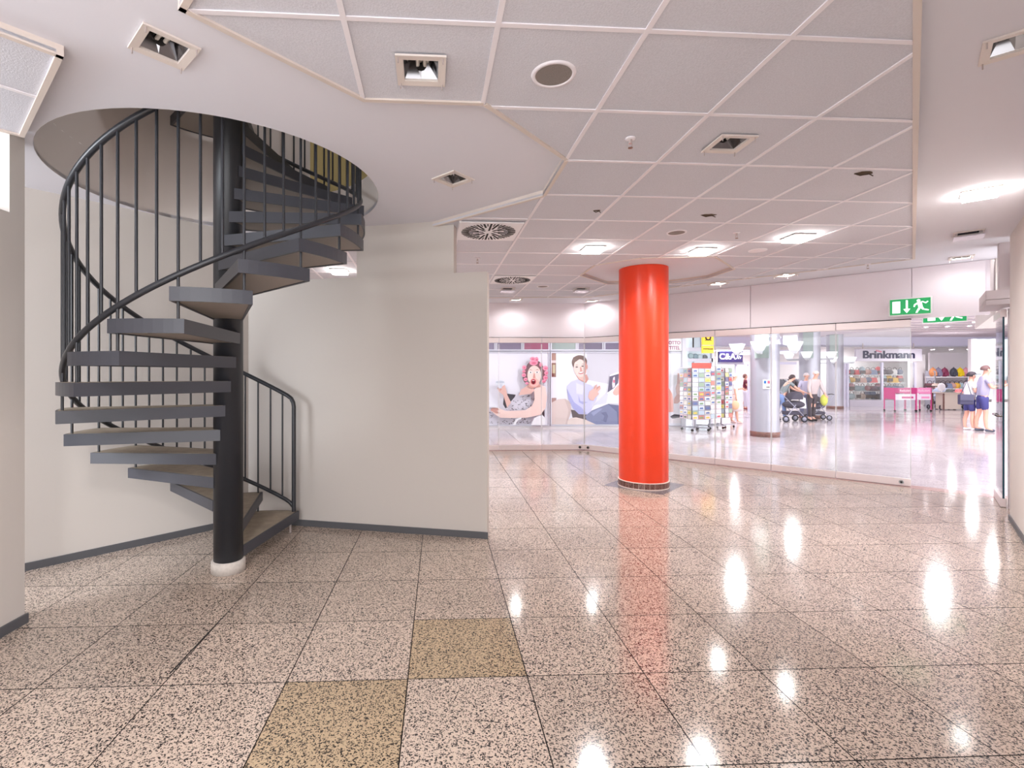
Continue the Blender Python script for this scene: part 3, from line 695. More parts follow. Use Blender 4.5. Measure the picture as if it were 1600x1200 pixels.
poster(730, 856.5, P1, 6, 750, 500, 'poster of a shouting woman with pink hair curlers holding a cup')
SW2, SWD, JE = (206, 206, 240), (170, 172, 222), (128, 134, 170)
P2 = [((236, 236, 244), [(718, 312), (860, 312), (860, 760), (718, 760)]), ((208, 206, 218), [(1000, 312), (1400, 312), (1400, 640), (1000, 560)]),
 ((176, 140, 128), [(668, 312), (712, 312), (712, 380), (668, 380)]), ((228, 210, 208), [(668, 384), (712, 384), (712, 400), (668, 400)]), ((150, 112, 100), [(668, 402), (712, 402), (712, 535), (668, 535)]),
 ((200, 190, 160), [(680, 420), (704, 420), (704, 500), (680, 500)]), ((120, 60, 60), [(672, 500), (690, 500), (690, 530), (672, 530)]), ((240, 238, 244), [(668, 540), (716, 540), (716, 552), (668, 552)]), ((170, 140, 136), [(668, 730), (716, 730), (712, 770), (668, 790)]),
 ((222, 204, 200), [(668, 775), (730, 742), (800, 738), (846, 770), (856, 850), (830, 930), (822, 978), (668, 978)]), ((206, 186, 184), [(790, 740), (846, 770), (856, 850), (826, 940), (822, 978), (800, 978), (830, 850)]),
 ((96, 84, 90), [(850, 840), (1000, 860), (1040, 960), (870, 930)]), ((230, 214, 208), [(820, 945), (850, 918), (900, 912), (1000, 936), (1085, 978), (818, 978)]),
 (JE, [(985, 905), (1030, 845), (1120, 800), (1200, 782), (1262, 812), (1290, 870), (1300, 978), (1085, 978), (1000, 940)]), ((104, 108, 146), [(1130, 870), (1180, 860), (1200, 900), (1180, 960), (1120, 930), (1150, 940), (1165, 900)]), ((96, 100, 140), [(1200, 790), (1310, 800), (1310, 978), (1290, 978), (1280, 860)]), ((150, 158, 196), [(1040, 870), (1110, 830), (1150, 830), (1060, 900)]),
 (SW2, [(812, 620), (850, 582), (912, 556), (990, 598), (1040, 610), (1085, 660), (1090, 740), (1050, 800), (1045, 850), (1000, 885), (925, 882), (870, 830), (830, 740)]),
 (SWD, [(812, 640), (838, 690), (880, 770), (950, 820), (1000, 880), (925, 882), (870, 830), (826, 740)]), (SWD, [(920, 700), (940, 760), (1010, 770), (960, 790), (925, 770)]), ((222, 222, 250), [(900, 590), (980, 620), (960, 700), (900, 690)]),
 (SKD, [(900, 520), (998, 510), (1016, 552), (992, 590), (925, 560)]), (SK, [(905, 520), (980, 520), (990, 575), (930, 555)]),
 ((104, 80, 76), 'e', 930, 395, 72, 66, -8), (SKL, 'e', 936, 452, 60, 84, -6), ((104, 80, 76), [(862, 420), (872, 350), (940, 330), (1000, 380), (998, 420), (975, 372), (930, 368), (884, 400), (876, 450)]),
 (SKD, [(935, 440), (945, 440), (958, 480), (935, 482)]), ((60, 50, 56), 'e', 905, 441, 13, 6), ((60, 50, 56), 'e', 960, 433, 13, 6), (SKD, [(985, 380), (998, 420), (990, 500), (970, 525), (975, 450)]), ((96, 70, 66), [(888, 424), (905, 418), (922, 426), (905, 423)]), ((96, 70, 66), [(946, 418), (962, 410), (978, 416), (962, 415)]),
 ((186, 90, 96), 'e', 947, 494, 27, 12, -12), ((252, 250, 252), 'e', 946, 491, 22, 6, -12), (SKD, 'e', 1000, 440, 8, 22),
 ((240, 240, 250), [(1040, 840), (1100, 760), (1185, 690), (1215, 515), (1305, 480), (1400, 500), (1400, 780), (1200, 785), (1040, 850)]), ((216, 218, 236), [(1060, 800), (1185, 690), (1200, 690), (1180, 780)]),
 ((92, 84, 112), [(1192, 680), (1212, 530), (1302, 502), (1290, 590), (1250, 640)]), ((240, 230, 240), [(1245, 540), (1260, 530), (1262, 620), (1240, 640), (1235, 600)]), ((220, 120, 150), 'e', 1252, 575, 10, 16),
 (SK, [(1010, 720), (1022, 670), (1062, 640), (1080, 612), (1096, 600), (1090, 632), (1120, 614), (1128, 640), (1100, 676), (1112, 690), (1075, 730), (1060, 756), (1026, 748)]), (SKD, [(1062, 640), (1080, 612), (1086, 616), (1070, 650)]), (SKD, [(1090, 632), (1120, 614), (1124, 624), (1085, 660)]),
 (SK, [(1240, 680), (1262, 640), (1290, 610), (1310, 620), (1310, 690), (1275, 708), (1250, 700)])]
poster(861.5, 984, P2, 6, 750, 500, 'poster of a smiling man in a pale sweater reading a newspaper on a sofa')
P3 = [((238, 240, 244), [(-400, 310), (150, 310), (150, 500), (-400, 520)]), ((222, 224, 232), [(30, 520), (140, 440), (140, 560), (30, 640)]),
 ((238, 168, 156), [(-60, 640), (30, 640), (60, 690), (72, 760), (70, 860), (-60, 870)]), (SKD, [(76, 740), (100, 700), (92, 640), (104, 600), (110, 500), (124, 498), (128, 560), (140, 560), (140, 760), (110, 782), (76, 782)]), (SK, [(96, 650), (108, 600), (134, 600), (140, 690), (110, 700)]),
 ((70, 60, 80), [(40, 905), (80, 880), (140, 890), (140, 912), (60, 925)]), ((236, 230, 236), [(0, 930), (140, 915), (140, 965), (0, 965)])]
poster(990, 1063.5, P3, 6, 1040, 500, 'poster half hidden by the orange column showing a raised hand')
def text(body, loc, size, m, parent, name='lettering', rz=0, offset=0, ext=.004, sx=1, align='CENTER'):
    c = bpy.data.curves.new(name, 'FONT'); c.body = body; c.size = size; c.extrude = ext; c.offset = offset; c.align_x = align; c.align_y = 'CENTER'
    o = bpy.data.objects.new(name, c); COL.objects.link(o); dg = bpy.context.evaluated_depsgraph_get(); nm = bpy.data.meshes.new_from_object(o.evaluated_get(dg))
    bpy.data.objects.remove(o); nm.materials.clear(); nm.materials.append(m); o = bpy.data.objects.new(name, nm); COL.objects.link(o)
    o.location = loc; o.rotation_euler = (pi/2, 0, rz); o.scale = (sx, 1, 1)
    if parent: o.parent = parent
    return o
# small text board right of the orange column
t = thing('text_board', 'white board with two lines of magenta capital letters above the third poster', 'sign', (pxx(1050), YP-.03, pz(539)))
MB().box((0, 0, 0), (pxx(1064)-pxx(1036), .03, .34), WHITE).build('board', t)
MG = mat('magenta_print', (150, 70, 110), .5)
text('LOTTO', (.02, -.018, .055), .13, MG, t, offset=.004, sx=.9); text('TITEL', (.05, -.018, -.09), .14, MG, t, offset=.004, sx=.9)
# shop vestibule between posters and shops
VB = struct(MB().box((pxx(1066.5), YP+.3, MZ/2), (.10, .8, MZ), FRM).build('trim_2'))
YV = 18.0
t = thing('shop_vestibule', 'pale glazed shop vestibule behind the red topped card stand', 'shop front', (pxx(1090, YV), YV, 0))
wV = pxx(1113, YV)-pxx(1066, YV)
for a, b, c, d, m in ((-1, 1, 2.36, 2.5, FRM), (-1, 1, 1.98, 2.1, FRM), (-1, -.9, 0, 3.2, FRM), (-.32, -.27, 2.5, 3.2, DARK), (.22, .28, 2.5, 3.2, SIL), (.9, 1, 0, 3.2, FRM), (-.28, -.2, 0, 2.0, FRM)):
    MB().box(((a+b)/2*wV/2, 0, (c+d)/2), ((b-a)*wV/2, .06, d-c), m).build('frame_member', t)
MB().box((0, .03, 1.6), (wV, .01, 3.2), mat('pale_teal_glass', (206, 224, 232), .15)).build('pane', t)
for k, c in enumerate(((150, 180, 184), (120, 150, 160), (176, 200, 204), (90, 100, 104))): MB().ell((-.25+.17*k, -.01, 2.2-.02*k), (.1, .02, .1), mat('display_%d' % k, c)).build('display_item', t)
# yellow hanging sign
t = thing('post_sign', 'yellow hanging sign with a black horn emblem and small black lettering', 'sign', (pxx(1105.5, 15.5), 15.5, 0)); YW = mat('sign_yellow', (244, 196, 40), .4, emit=.35)
zb, zt = pz(552, 15.5), pz(520, 15.5)
MB().box((0, 0, (zb+pz(540, 15.5))/2), (.35, .08, pz(540, 15.5)-zb-.01), YW).build('lower_panel', t, bev=.006)
MB().box((0, 0, (zt+pz(539, 15.5))/2), (.35, .08, zt-pz(539, 15.5)), YW).build('upper_panel', t, bev=.006)
ring = [(.075*cos(a), -.045, pz(527.5, 15.5)+.075*sin(a)) for a in [R(150+k*24) for k in range(14)]]
MB().tube(ring, .022, DARK, 8).tube([(-.03, -.045, ring[0][2]-.11), (-.1, -.045, ring[0][2]-.13)], .012, DARK, 6).tube([(.03, -.045, ring[0][2]-.11), (.1, -.045, ring[0][2]-.13)], .012, DARK, 6).build('horn_emblem', t)
text('POSTBANK', (0, -.045, pz(545.5, 15.5)), .06, DARK, t, offset=.001)
MB().tube([(0, 0, zt), (0, 0, MZ)], .012, MET, 8).build('hanger', t)
# ---------------------------------------------------------------- silver pillars with bowl lamps
GLOW = mat('bowl_lamp_glow', (236, 238, 244), .5, emit=.5); FROST = mat('bowl_bracket', (196, 200, 206), .4)
def pillar(px, Y, r, label, note=False):
    x = pxx(px, Y); t = thing('silver_pillar', label, 'pillar', (x, Y, 0), 0, 'silver mall pillars')
    MB().lathe([(r, .12), (r, MZ)], SIL, 56).build('shaft', t)
    MB().lathe([(0, 0), (r+.012, 0), (r+.012, .11), (r, .125)], BRN, 56).build('plinth', t)
    MB().box((-DG.x*(r+.012), -DG.y*(r+.012), (pz(560, Y)+MZ)/2), (.30, .03, MZ-pz(560, Y)), mat('pillar_panel', (160, 176, 172), .35), dnrot).build('lamp_panel', t)
    if note:
        nd = Vector((-.40, -.917)); nr = atan2(nd.x, -nd.y); sv = Vector((.917, -.40)); zc = pz(600, Y); NB = mat('notice_blue', (40, 110, 180)); NR = mat('notice_red', (230, 90, 120))
        def at_(u, o_, z): p_ = nd*(r+o_)+sv*u; return (p_.x, p_.y, z)
        q = MB().box(at_(0, .012, zc), (.17, .012, .22), WHITE, nr).build('notice', t)
        MB().box(at_(-.04, .02, zc+.05), (.05, .004, .07), NB, nr).box(at_(.035, .02, zc+.05), (.05, .004, .07), NR, nr).box(at_(.02, .02, zc-.07), (.07, .004, .02), DARK, nr).build('notice_print', q)
    return t, x
def bowl(x, Y, z, side, label, w=.44, r=.31):
    # side: unit vector away from the pillar
    t = thing('bowl_wall_lamp', label, 'wall lamp', (x+side[0]*(r+.30), Y+side[1]*(r+.30), z), atan2(side[1], side[0]), 'bowl lamps on the silver pillars')
    MB().lathe([(w*.27, -.1), (w*.5, .1), (w*.48, .1), (w*.2, -.09), (0, -.09)], GLOW, 4, smooth=False, rz=pi/4).build('shade', t)
    MB().lathe([(w*.27, -.104), (.06, -.18), (0, -.18)], FROST, 4, smooth=False, rz=pi/4).build('holder', t)
    MB().box((-.15, 0, -.15), (.30, .05, .07), FROST).build('bracket', t)
pil = [(1195, 12.2, 'nearest silver mall pillar with brown stone foot and a small paper notice', True), (1265, 17.3, 'second silver mall pillar behind the stroller and the couple', False), (1304.5, 22.2, 'third silver mall pillar, farthest, beside the bag shop window', False)]
for i, (px, Y, lab, nt_) in enumerate(pil):
    t, x = pillar(px, Y, .31, lab, nt_); zl = 2.19
    nm = ('nearest', 'second', 'farthest')[i]
    for side, sl in (((-DN.x, -DN.y), 'left'), ((-DG.x, -DG.y), 'front'), ((DN.x, DN.y), 'right')):
        bowl(x, Y, zl, side, 'glowing white bowl lamp on the %s side of the %s silver pillar' % (sl, nm))
# ---------------------------------------------------------------- shop fronts at the back
YB = 23.6
sb = MB(); SHOPG = mat('shop_wall_white', (250, 246, 246), .7)  # plain near-white paint, no emission
sb.box((14, YB+3.5, MZ/2), (44, .2, MZ), SHOPG)
wbk = struct(sb.build('wall_mall_back'))
fa = struct(MB().box(((pxx(1100, YB)+pxx(1329, YB))/2, YB, (pz(541, YB)+MZ)/2), (pxx(1329, YB)-pxx(1100, YB), .3, MZ-pz(541, YB)), LILAC).box(((pxx(1329, YB)+pxx(1640, YB))/2, YB, (pz(541, YB)+MZ)/2), (pxx(1640, YB)-pxx(1329, YB), .3, MZ-pz(541, YB)), LILAC).build('wall_fascia'))
MB().box(((pxx(1060, YB)+pxx(1640, YB))/2, YB-.02, pz(541.5, YB)), (pxx(1640, YB)-pxx(1060, YB), .36, .05), FRM).build('fascia_trim', fa)
# clothing shop: sign, mullions
t = thing('shop_sign', 'dark violet shop sign with white letters and a small white emblem', 'sign', (pxx(1141, 20), 20, pz(557.5, 20))); VI = mat('sign_violet', (44, 40, 96), .4); WL = mat('sign_white_glow', (250, 250, 255), .4, emit=.3)
MB().box((0, 0, 0), (pxx(1159.5, 20)-pxx(1122.5, 20), .12, pz(549, 20)-pz(566, 20)), VI).build('board', t, bev=.01)
text('C&A', (-.15, -.065, 0), .33, WL, t, offset=.006)
mb = MB()
for k in range(3): mb.tube([(.22+.07*k, -.07, -.09), (.25+.07*k, -.07, .0), (.27+.06*k, -.07, .07-.04*k)], .014, WL, 6)
mb.build('emblem', t)
ml = struct(MB().box((pxx(1150, 20), 20.1, pz(567.5, 20)), (pxx(1215, 20)-pxx(1085, 20)+1.6, .1, .1), LILAC).build('trim_3'))
for px in (1106, 1152, 1172, 1216): MB().box((pxx(px, 20), 20.1, pz(567.5, 20)/2+.0), (.06, .08, pz(567.5, 20)), LILAC).build('mullion', ml)
MB().box((pxx(1150, 20), 20.1, pz(548, 20)), (pxx(1215, 20)-pxx(1085, 20)+1.6, .1, .06), LILAC).build('transom', ml)
# bag shop sign
t = thing('shop_sign', 'long pale shop sign with bold dark blue lettering and a pink roof mark', 'sign', (pxx(1382, YB), YB-.2, pz(555, YB)))
MB().box((0, 0, 0), (pxx(1427, YB)-pxx(1325, YB), .1, pz(546, YB)-pz(565, YB)), mat('sign_pale', (226, 222, 234), .5)).build('board', t)
NV = mat('sign_navy', (38, 40, 76), .5)
for q in (-1.2, 1.2): MB().tube([(q, .0, .25), (q, .0, .55)], .02, MET, 6).build('hanger', t)
tx = text('Brinkmann', (-.03, -.06, -.0), .50, NV, t, offset=.010, sx=1.14); text('Brinkmann', (-.005, -.0605, -.0), .50, NV, t, offset=.010, sx=1.14)
rm = MB()
for k in range(4): rm.box((-.60+.07*k, -.062, .205-.018*k), (.045, .006, .07), mat('sign_pink', (226, 110, 140), .5), M=Matrix.Rotation(R(35), 4, 'Y'))
rm.build('roof_mark', t)
# bag shop window frame
wf = thing('shop_window', 'large bag shop display window below the lettered sign', 'shop window', (pxx(1375, YB), YB-.1, 0))
xa, xb = pxx(1324, YB)-pxx(1375, YB), pxx(1426, YB)-pxx(1375, YB)
for px in (1316, 1321.5, 1375, 1426): MB().box((pxx(px, YB)-pxx(1375, YB), 0, 1.05), (.09, .09, 2.1), LILAC).build('frame_member', wf)
MB().box(((xa+xb)/2, 0, .16), (xb-xa, .1, .32), mat('shop_plinth', (196, 190, 204), .5)).build('plinth', wf)
MB().box(((xa+xb)/2, .0, 1.2), (xb-xa-.1, .012, 1.75), GLASS).build('pane', wf)
rg = random.Random(11)
BC = [(214, 70, 80), (120, 130, 160), (232, 226, 226), (60, 70, 110), (206, 160, 150), (150, 160, 170), (230, 180, 80), (170, 190, 200), (180, 120, 130), (90, 80, 90), (220, 200, 190), (110, 70, 80)]
def bag_mesh(kind, c, m2):
    b = MB()
    if kind == 0:    # handbag: tapered body
        b.add([(-.19,-.08,0),(.19,-.08,0),(.19,.08,0),(-.19,.08,0),(-.15,-.05,.24),(.15,-.05,.24),(.15,.05,.24),(-.15,.05,.24)], [(3,2,1,0),(4,5,6,7),(0,1,5,4),(1,2,6,5),(2,3,7,6),(3,0,4,7)], c)
    elif kind == 1:  # rucksack
        b.ell((0, 0, .2), (.15, .1, .21), c, 12, 8); b.box((0, -.095, .13), (.2, .06, .16), m2)
    else:            # soft pouch
        b.ell((0, 0, .13), (.2, .1, .14), c, 12, 6)
    return b
protos = {}
CN = ['red', 'slate blue', 'white', 'navy', 'rose', 'grey', 'yellow', 'pale blue', 'dusty pink', 'brown', 'beige', 'dark']
KN = ['handbag', 'rucksack', 'pouch bag']; ORD = ['first', 'second', 'third', 'fourth', 'fifth', 'sixth', 'seventh', 'eighth', 'ninth', 'tenth', 'eleventh']
def bag(x, y, z, kind, ci, label, group, rz=0, s=1):
    label = '%s %s %s' % (CN[ci], KN[kind], label)
    key = (kind, ci)
    if key not in protos:
        c = mat('bag_%d' % ci, BC[ci], .6); m2 = mat('bag_trim', (80, 66, 70), .6)
        h = MB().tube([(-.09, -.03, .2), (-.08, -.03, .32), (0, -.03, .37), (.08, -.03, .32), (.09, -.03, .2)], .012, m2, 6)
        protos[key] = (bag_mesh(kind, c, m2).mesh('bag_body'), h.mesh('bag_strap'))
    t = thing('bag', label, 'bag', (x, y, z), rz, group); t.scale = (s, s, s)
    for nme, me in zip(('body', 'strap'), protos[key]): o = bpy.data.objects.new(nme, me); COL.objects.link(o); o.parent = t
shl = thing('display_shelves', 'white tiered shelves inside the bag shop window', 'shelf', (pxx(1375, YB), YB+.5, 0))
for z in (.32, .72, 1.12, 1.5): MB().box((0, 0, z), (xb-xa-.2, .5, .03), WHITE).build('shelf_board', shl)
for x in (xa+.1, 0, xb-.1): MB().box((x, .2, .85), (.05, .05, 1.7), WHITE).build('upright', shl)
for r_, z in enumerate((.335, .735, 1.135, 1.515)):
    for k in range(11):
        bag(pxx(1375, YB)+xa+.25+k*(xb-xa-.5)/10, YB+.42, z, rg.choice((0, 1, 2, 2)), rg.randrange(12), 'on the %s bag shop window shelf, %s from left' % (('lowest', 'second lowest', 'third', 'top')[r_], ORD[k]), 'bags in the shop window', rg.uniform(-.4, .4), .98 if r_ else 1.05)
# open shop part on the right: back panel, high shelf with rucksacks, table with goods
pn = struct(MB().box((pxx(1485, 24.4), 24.4, 1.3), (pxx(1516, 24.4)-pxx(1449, 24.4), .1, 2.6), mat('shop_panel', (232, 226, 230), .7)).box((pxx(1432, 24.2), 24.2, 1.25), (pxx(1446, 24.2)-pxx(1427, 24.2), .3, 2.5), SHOPG).build('wall_shop_panel'))
t = thing('rucksack_shelf', 'pale display shelf carrying the row of rucksacks', 'shelf', (pxx(1485, 23.6), 23.6, 0))
wS = pxx(1516, 23.6)-pxx(1450, 23.6)
MB().box((0, 0, 1.40), (wS, .5, .04), WARMW).build('board', t); MB().box((0, .2, 1.0), (wS, .05, .8), mat('peg_panel', (200, 190, 196), .7)).build('back_panel', t)
MB().box((0, 0, .85), (wS, .55, .04), WARMW).build('board', t)
for s in (-1, 1): MB().box((s*(wS/2-.04), 0, .85), (.05, .5, 1.7), SIL).build('upright', t)
rk = [(1457.5, (216, 144, 96), 'orange brown'), (1466, (126, 122, 146), 'grey'), (1476, (130, 50, 82), 'maroon'), (1490, (70, 72, 86), 'dark grey'), (1500, (238, 206, 20), 'yellow'), (1509, (226, 160, 176), 'pink')]
for px, c, nme in rk:
    t = thing('rucksack', nme+' rucksack in the row on the high shelf of the bag shop', 'rucksack', (pxx(px, 23.5), 23.5, 1.42), 0, 'rucksacks on the high shelf')
    m = mat('ruck_'+nme, c, .6); MB().ell((0, 0, .2), (.165, .1, .22), m, 12, 8).build('body', t); MB().box((0, -.09, .13), (.2, .07, .18), m).build('pocket', t, bev=.02)
    MB().tube([(-.04, 0, .4), (0, 0, .46), (.04, 0, .4)], .012, m, 6).build('grab_loop', t)
for k in range(9):
    bag(pxx(1452+7*k, 23.4), 23.4, .87, rg.choice((0, 2, 2)), rg.randrange(12), 'on the middle shelf under the rucksacks, %s from left' % ORD[k], 'bags on the middle shelf', rg.uniform(-.3, .3), 1.0)
# round white fan like display and table
t = thing('display_table', 'beige display table with dark legs left of the two standing people', 'table', (pxx(1483, 21.4), 21.4, 0))
MB().box((0, 0, .74), (1.05, .6, .04), mat('table_beige', (214, 200, 190), .5)).build('table_top', t, bev=.006); MB().box((.05, .1, .38), (.7, .4, .7), mat('carton', (222, 208, 196), .7)).build('cabinet', t)
for a in (-.48, .48):
    for b in (-.25, .25): MB().box((a, b, .36), (.04, .04, .72), BRN).build('leg', t)
for px, z, c, nme in ((1471, .98, (236, 232, 236), 'round white'), (1483, .86, (92, 96, 92), 'dark green'), (1498, .86, (220, 96, 100), 'red')):
    o = MB(); m = mat('hat_'+nme, c, .6)
    if z > .9: o.ell((0, 0, 0), (.18, .04, .18), m).tube([(0, 0, -.2), (0, 0, 0)], .02, m, 8)
    else: o.lathe([(.22, -.1), (.2, -.085), (.12, -.07), (.1, .02), (0, .05)], m, 16)
    tag(o.build('hat' if z < .9 else 'hand_mirror'), nme+(' hat lying on the beige display table' if z < .9 else ' stand mirror on the beige display table'), 'hat' if z < .9 else 'mirror').location = (pxx(px, 21.3), 21.3, z if z > .9 else .86)
# magenta bargain bins
MGB = mat('magenta_paint', (200, 60, 130), .45); PNK = mat('pink_panel', (240, 150, 196), .5)
def bin_(px, label, m, w):
    Y = 20.6; t = thing('bargain_bin', label, 'bargain bin', (pxx(px, Y), Y, 0), 0, 'magenta bargain bins')
    for a in (-1, 1):
        for b in (-1, 1):
            MB().box((a*w/2, b*.25, .52), (.03, .03, .9), MGB).build('leg', t); MB().tube([(a*w/2-.015, b*.25, .035), (a*w/2+.015, b*.25, .035)], .035, DARK, 10).build('wheel', t)
    MB().box((0, -.25, .86), (w, .015, .22), m).build('upper_panel', t); MB().box((0, -.25, .60), (w, .015, .24), mat('bin_white', (236, 228, 240), .5)).build('lower_panel', t)
    MB().box((.1*w, -.262, .58), (w*.55, .006, .08), m).build('label_strip', t); MB().box((0, 0, .5), (w, .5, .02), m).build('tray', t)
    for a in (-1, 1): MB().box((a*w/2, 0, .75), (.015, .5, .45), m).build('side_panel', t)
    tx = text('Reduziert', (0, -.262, .86), .12, mat('print_pale', (250, 220, 236)), t, offset=.001)
bin_(1406, 'dark magenta wheeled bargain bin in front of the bag shop, left one', MGB, .86)
bin_(1434.5, 'light pink wheeled bargain bin in front of the bag shop, right one', PNK, .60)
# clothes rack of the clothing shop seen between the pillars
t = thing('clothes_rail', 'clothes rail with grey and dark garments between the first two pillars', 'clothes rail', (pxx(1237, 19), 19, 0))
MB().tube([(-.5, 0, 0), (-.5, 0, 1.35), (.5, 0, 1.35), (.5, 0, 0)], .015, MET, 8).build('rail', t)
for k in range(9):
    c = rg.choice(((120, 124, 140), (90, 90, 100), (150, 156, 168), (190, 190, 196), (70, 60, 70)))
    MB().add([(-.02,-.2,-.75),(.02,-.2,-.75),(.02,.2,-.75),(-.02,.2,-.75),(-.02,-.19,-.1),(.02,-.19,-.1),(.02,.19,-.1),(-.02,.19,-.1),(-.01,-.03,0),(.01,-.03,0),(.01,.03,0),(-.01,.03,0)],
     [(3,2,1,0),(0,1,5,4),(1,2,6,5),(2,3,7,6),(3,0,4,7),(4,5,9,8),(5,6,10,9),(6,7,11,10),(7,4,8,11),(8,9,10,11)], mat('garment_%d' % c[0], c, .8)).build('garment', t).location = (-.42+.1*k, 0, 1.34)
t = thing('goods_table', 'low table heaped with small dark and coloured goods below the clothes rail', 'table', (pxx(1240, 18.2), 18.2, 0))
MB().box((0, 0, .7), (1.0, .6, .04), WHITE).build('table_top', t)
for a in (-.46, .46):
    for b in (-.26, .26): MB().box((a, b, .34), (.04, .04, .68), MET).build('leg', t)
gm = MB()
for k in range(60): gm.ell((rg.uniform(-.45, .45), rg.uniform(-.25, .25), .73+rg.uniform(0, .1)), (.05, .05, .04), mat('bag_%d' % rg.randrange(12), BC[rg.randrange(12)], .6), 6, 4)
gm.build('goods', t, kind='stuff')
# ---------------------------------------------------------------- postcard stands
def card_stand(px, Y, label, faces, top=None, w=.30, h0=.3, h1=1.75, seed=1, rz=0):
    t = thing('postcard_stand', label, 'card stand', (pxx(px, Y), Y, 0), rz, 'wheeled postcard stands'); r_ = random.Random(seed)
    MB().tube([(0, 0, .1), (0, 0, h1+.05)], .022, SIL, 10).build('pole', t)
    for k in range(4):
        a = pi/4+k*pi/2; l = MB().box((.17*cos(a), .17*sin(a), .09), (.36, .04, .03), SIL, a).build('foot', t)
        MB().tube([(.33*cos(a), .33*sin(a)-.012, .035), (.33*cos(a), .33*sin(a)+.012, .035)], .034, DARK, 10).build('castor', t)
    for k in range(4):
        a = k*pi/2; q = Matrix.Rotation(a, 4, 'Z')
        pnl = MB(); pnl.add([q @ Vector(v_) for v_ in ((-w, -w, h0), (w, -w, h0), (w, -w, h1), (-w, -w, h1), (-w, -w+.015, h0), (w, -w+.015, h0), (w, -w+.015, h1), (-w, -w+.015, h1))], [(0,1,2,3),(7,6,5,4),(0,4,5,1),(2,6,7,3),(0,3,7,4),(1,5,6,2)], SIL)
        pnl.build('panel', t)
        cd = MB(); nc = faces; cw = 2*w/nc; rows = 11; ch = (h1-h0)/rows
        for i in range(nc):
            for j in range(rows):
                c = r_.choice(((240, 236, 240), (226, 220, 210), (214, 222, 236), (240, 214, 220), (230, 226, 150), (150, 170, 150), (200, 130, 120), (120, 120, 150), (240, 240, 246), (180, 196, 210)))
                x0 = -w+cw*i+.012; z0 = h0+ch*j+.01; y = -w-.006
                cd.add([q @ Vector(v_) for v_ in ((x0, y-.012, z0), (x0+cw-.024, y-.012, z0), (x0+cw-.024, y, z0+ch-.022), (x0, y, z0+ch-.022))], [(0,1,2,3)], mat('card_%d_%d' % (c[0], c[2]), c, .5))
                c2 = r_.choice(((90, 80, 90), (200, 90, 100), (90, 110, 160), (120, 150, 110), (220, 190, 90)))
                if r_.random() < .6: cd.add([q @ Vector(v_) for v_ in ((x0+.02, y-.014, z0+.02), (x0+cw-.05, y-.014, z0+.02), (x0+cw-.06, y-.009, z0+ch*.55), (x0+.03, y-.009, z0+ch*.5))], [(0,1,2,3)], mat('motif_%d' % c2[0], c2, .5))
        cd.build('cards', t, kind='stuff')
    if top: MB().box((0, -w-.012, h1+.07), (2*w, .03, .14), top).build('header_board', t, label='red header board'); MB().box((0, 0, h1+.02), (2*w, 2*w, .03), WHITE).build('lid', t)
    return t
card_stand(1086, 13.4, 'postcard stand with a red header board, leftmost of three', 3, mat('stand_red', (226, 84, 74), .5), .27, .32, 1.68, 3, R(8))
card_stand(1109, 13.9, 'grey postcard stand between the red topped one and the rear one', 2, None, .2, .3, 1.74, 5, R(20))
card_stand(1127, 14.2, 'rear postcard stand with darker grey panels, nearest the woman in white', 2, None, .2, .3, 1.70, 8, R(35))
# ---------------------------------------------------------------- people
SKM = mat('skin', (222, 170, 150), .55); EYEM = mat('eye_dark', (40, 34, 36), .3); LIPM = mat('lips', (176, 92, 88), .5)
def skinmesh(name, pts, edges, m, parent, sub=1, root=0):
    me = bpy.data.meshes.new(name); me.from_pydata([p[:3] for p in pts], edges, []); o = bpy.data.objects.new(name, me); COL.objects.link(o)
    sk = o.modifiers.new('skin', 'SKIN'); sk.use_smooth_shade = True
    if not me.skin_vertices: bpy.context.view_layer.objects.active = o
    sv = me.skin_vertices[0].data
    for i, p in enumerate(pts):
        r = p[3]; sv[i].radius = (r, p[4] if len(p) > 4 else r); sv[i].use_root = (i == root)
    ss = o.modifiers.new('sub', 'SUBSURF'); ss.levels = sub; ss.render_levels = sub
    dg = bpy.context.evaluated_depsgraph_get(); ev = o.evaluated_get(dg); nm = bpy.data.meshes.new_from_object(ev)
    bpy.data.objects.remove(o); nm.materials.clear(); nm.materials.append(m)
    for p in nm.polygons: p.use_smooth = True
    q = bpy.data.objects.new(name, nm); COL.objects.link(q); q.parent = parent; return q
